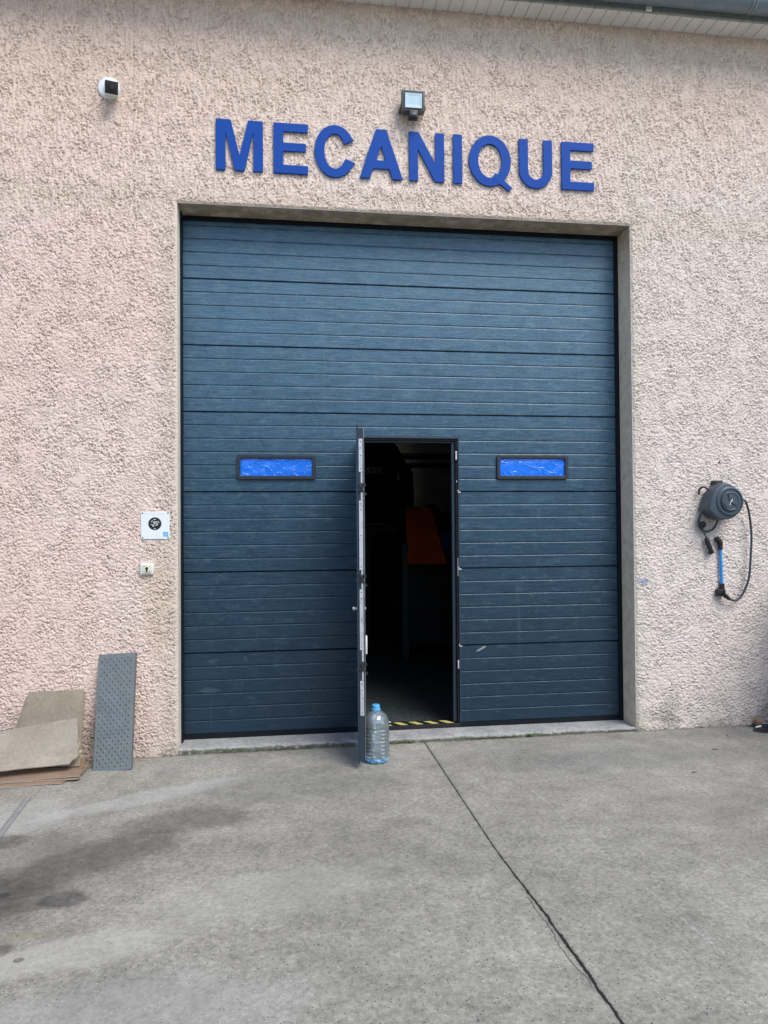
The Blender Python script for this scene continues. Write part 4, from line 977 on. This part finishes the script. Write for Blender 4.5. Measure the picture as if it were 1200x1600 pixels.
obj('bumper', B(-.84, .84, -.07, .10, .06, .38, bev=.04), 'carpaint', t, smooth=True)
obj('tail_lamp', B(.56, .80, -.022, .06, .72, .98, bev=.02), 'tail', t, smooth=True); obj('tail_lamp', B(-.80, -.56, -.022, .06, .72, .98, bev=.02), 'tail', t, smooth=True)
obj('rear_window', B(-.50, .50, -.012, .02, .98, 1.18, bev=.006), 'farglass', t)
pp = obj('licence_plate', B(-.145, .375, -.024, -.0125, .832, .944, bev=.004), 'platew', t)
obj('plate_band', B(.335, .372, -.0262, -.0242, .836, .940), 'reel', pp)
ltr = {'D': [(0,0,0,1),(0,1,.6,.85),(.6,.85,.6,.15),(.6,.15,0,0)], '1': [(.3,0,.3,1),(.3,1,.1,.8)], 'Y': [(0,1,.3,.5),(.6,1,.3,.5),(.3,.5,.3,0)], 'S': [(.6,.9,.05,.95),(.05,.95,.05,.55),(.05,.55,.6,.45),(.6,.45,.6,.05),(.6,.05,0,.05)]}
for ch, x0 in (('D', .010), ('1', .068), ('Y', .160), ('S', .235)):
    obj('plate_character', strokes([(x0+a_*.065, .855+b_*.07, x0+c_*.065, .855+d_*.07) for a_, b_, c_, d_ in ltr[ch]], .012, -.0245), 'ink', pp)

for sx in (-.76, .76):
    for yy in (.65, 3.2):
        wh = bmesh.new(); tube(wh, [(sx-.1, yy, 0.02), (sx+.1, yy, .02)], .31, 28); wo_ = obj('wheel', wh, 'rubber', t, smooth=True)
        wh = bmesh.new(); tube(wh, [(sx+(.101 if sx > 0 else -.101), yy, .02), (sx+(.112 if sx > 0 else -.112), yy, .02)], .2, 20); obj('rim', wh, 'galv', wo_, smooth=True)
t = thing('car_lift', 'two post lift holding up the black car', 'car lift', (1.95, 7.6, ZS))
for sx in (-2.2, 2.2):
    obj('post', B(sx-.14, sx+.14, -.12, .12, 0, 3.6, bev=.01), 'dark', t)
    bm = bmesh.new(); x_in = sx*.45
    for dy in (-1.2, 1.2): tube(bm, [(sx*.92, 0, 1.42), (x_in, dy, 1.44)], .05, 8); tube(bm, [(x_in, dy, 1.44), (x_in, dy, 1.60)], .06, 10)
    obj('lift_arm', bm, 'dark', t)
obj('cross_beam', B(-1.1, 1.1, -1.62, -1.55, 1.575, 1.60, bev=.004), 'galv', t)
t = thing('red_stand', 'red sloping panel on a green steel post inside the doorway', 'stand', (2.15, 3.1, ZS))
bm = bmesh.new(); A = [Vector(p) for p in ((2.168, 3.0, 1.097), (2.634, 3.0, 1.090), (2.531, 3.4, 1.750), (2.223, 3.4, 1.750))]; n_ = Vector((0, .85, -.5))*.03; off = Vector((2.15, 3.1, ZS))
a = [bm.verts.new(p-off) for p in A]; c = [bm.verts.new(p-off+n_) for p in A]
bm.faces.new(a); bm.faces.new(c[::-1])
for i in range(4): bm.faces.new((a[i], c[i], c[(i+1) % 4], a[(i+1) % 4]))
obj('panel', bm, 'red', t)
bm = bmesh.new(); box(bm, -.03, .045, -.03, .03, .02, 1.36, bev=.006); obj('post', bm, 'greenst', t); obj('foot', B(-.08, .09, -.08, .08, 0, .019), 'dark', t)
t = thing('tool_cabinet', 'dark drawer cabinet under the red panel in the workshop', 'cabinet', (2.62, 3.75, ZS))
obj('carcass', B(-.38, .42, -.25, .25, .08, 1.25, bev=.01), 'dark', t)
for k in range(5):
    dr = obj('drawer', B(-.35, .39, -.268, -.2505, .12+k*.22, .32+k*.22, bev=.004), 'wframe', t); obj('drawer_handle', B(-.25, .29, -.285, -.2685, .27+k*.22, .29+k*.22, bev=.003), 'dark', dr)
for sx in (-.3, .34):
    for sy in (-.2, .2):
        bm = bmesh.new(); tube(bm, [(sx-.015, sy, .04), (sx+.015, sy, .04)], .04, 12); obj('castor', bm, 'rubber', t)
t = thing('blue_crate', 'blue plastic crate standing on the dark drawer cabinet', 'crate', (2.86, 3.75, ZS+1.252))
bm = bmesh.new(); box(bm, -.14, .14, -.15, .15, 0, .02); box(bm, -.14, -.125, -.15, .15, .0201, .22); box(bm, .125, .14, -.15, .15, .0201, .22); box(bm, -.1249, .1249, -.15, -.135, .0201, .22); box(bm, -.1249, .1249, .135, .15, .0201, .22); obj('shell', bm, 'bluebin', t); bm = bmesh.new(); box(bm, -.15, .15, -.16, -.1505, .18, .215); obj('rim', bm, 'bluebin', t)
t = thing('spare_tyre', 'small black tyre standing on the workbench behind the red panel', 'tyre', (2.745, 4.4, 1.682))
bm = bmesh.new(); lathe(bm, [(.075, -.05), (.11, -.06), (.13, -.045), (.134, 0), (.13, .045), (.11, .06), (.075, .05)], 36, 'Y', cap0=False, cap1=False); obj('tyre', bm, 'rubber', t, smooth='all')
bm = bmesh.new(); lathe(bm, [(.0745, -.03), (.0745, .03)], 28, 'Y'); obj('wheel_disc', bm, 'dark', t, smooth=True)
t = thing('added_dark_cabinet', 'long dark cabinet added to blacken the lower back wall of the workshop', 'cabinet', (3.2, 11.5, ZS))  # invented cabinet, added to keep the lower back wall black
obj('carcass', B(-3.4, 3.4, -.3, .3, 0, 1.86, bev=.01), 'dark', t)
for k in range(6):
    dr = obj('door', B(-3.36+k*1.12, -2.27+k*1.12, -.322, -.301, .08, 1.80, bev=.004), 'dark', t); obj('handle', B(-2.36+k*1.12, -2.33+k*1.12, -.345, -.323, .85, 1.02, bev=.003), 'reeld', dr)
t = thing('tool_case', 'black tool case lying on the workbench beside the small tyre', 'case', (2.44, 4.45, 1.549-.036))
obj('case_body', B(-.17, .16, -.12, .12, .001, .18, bev=.015), 'dark', t, smooth=True); obj('lid', B(-.17, .16, -.12, .12, .182, .27, bev=.02), 'dark', t, smooth=True)
t = thing('workbench', 'long dark workbench carrying the tyre behind the red panel', 'workbench', (2.4, 4.6, ZS))
obj('bench_top', B(-.6, .6, -.4, .25, 1.48, 1.55, bev=.005), 'dark', t)
for sx in (-.55, .55):
    for sy in (-.34, .18): obj('leg', B(sx-.03, sx+.03, sy-.03, sy+.03, 0, 1.479), 'dark', t)

# ------------------------------------------------------------------ unseen building added behind the viewer for dark door reflections
t = thing('added_opposite_building', 'unseen low grey clad building across the yard, added to darken door reflections', 'building', (1.5, -26, -.1))
obj('wall', B(-22, 22, -6, 0, 0, 5.6), 'farwall', t)
rf = obj('roof', B(-22.5, 22.5, -6.4, .4, 5.603, 6.0), 'roofm', t)
for k in range(6):
    fw = obj('window', B(-19+k*7, -16+k*7, .002, .05, 1.6, 3.2), 'frame', t); obj('pane', B(-18.9+k*7, -16.1+k*7, .051, .056, 1.7, 3.1), 'farglass', fw)
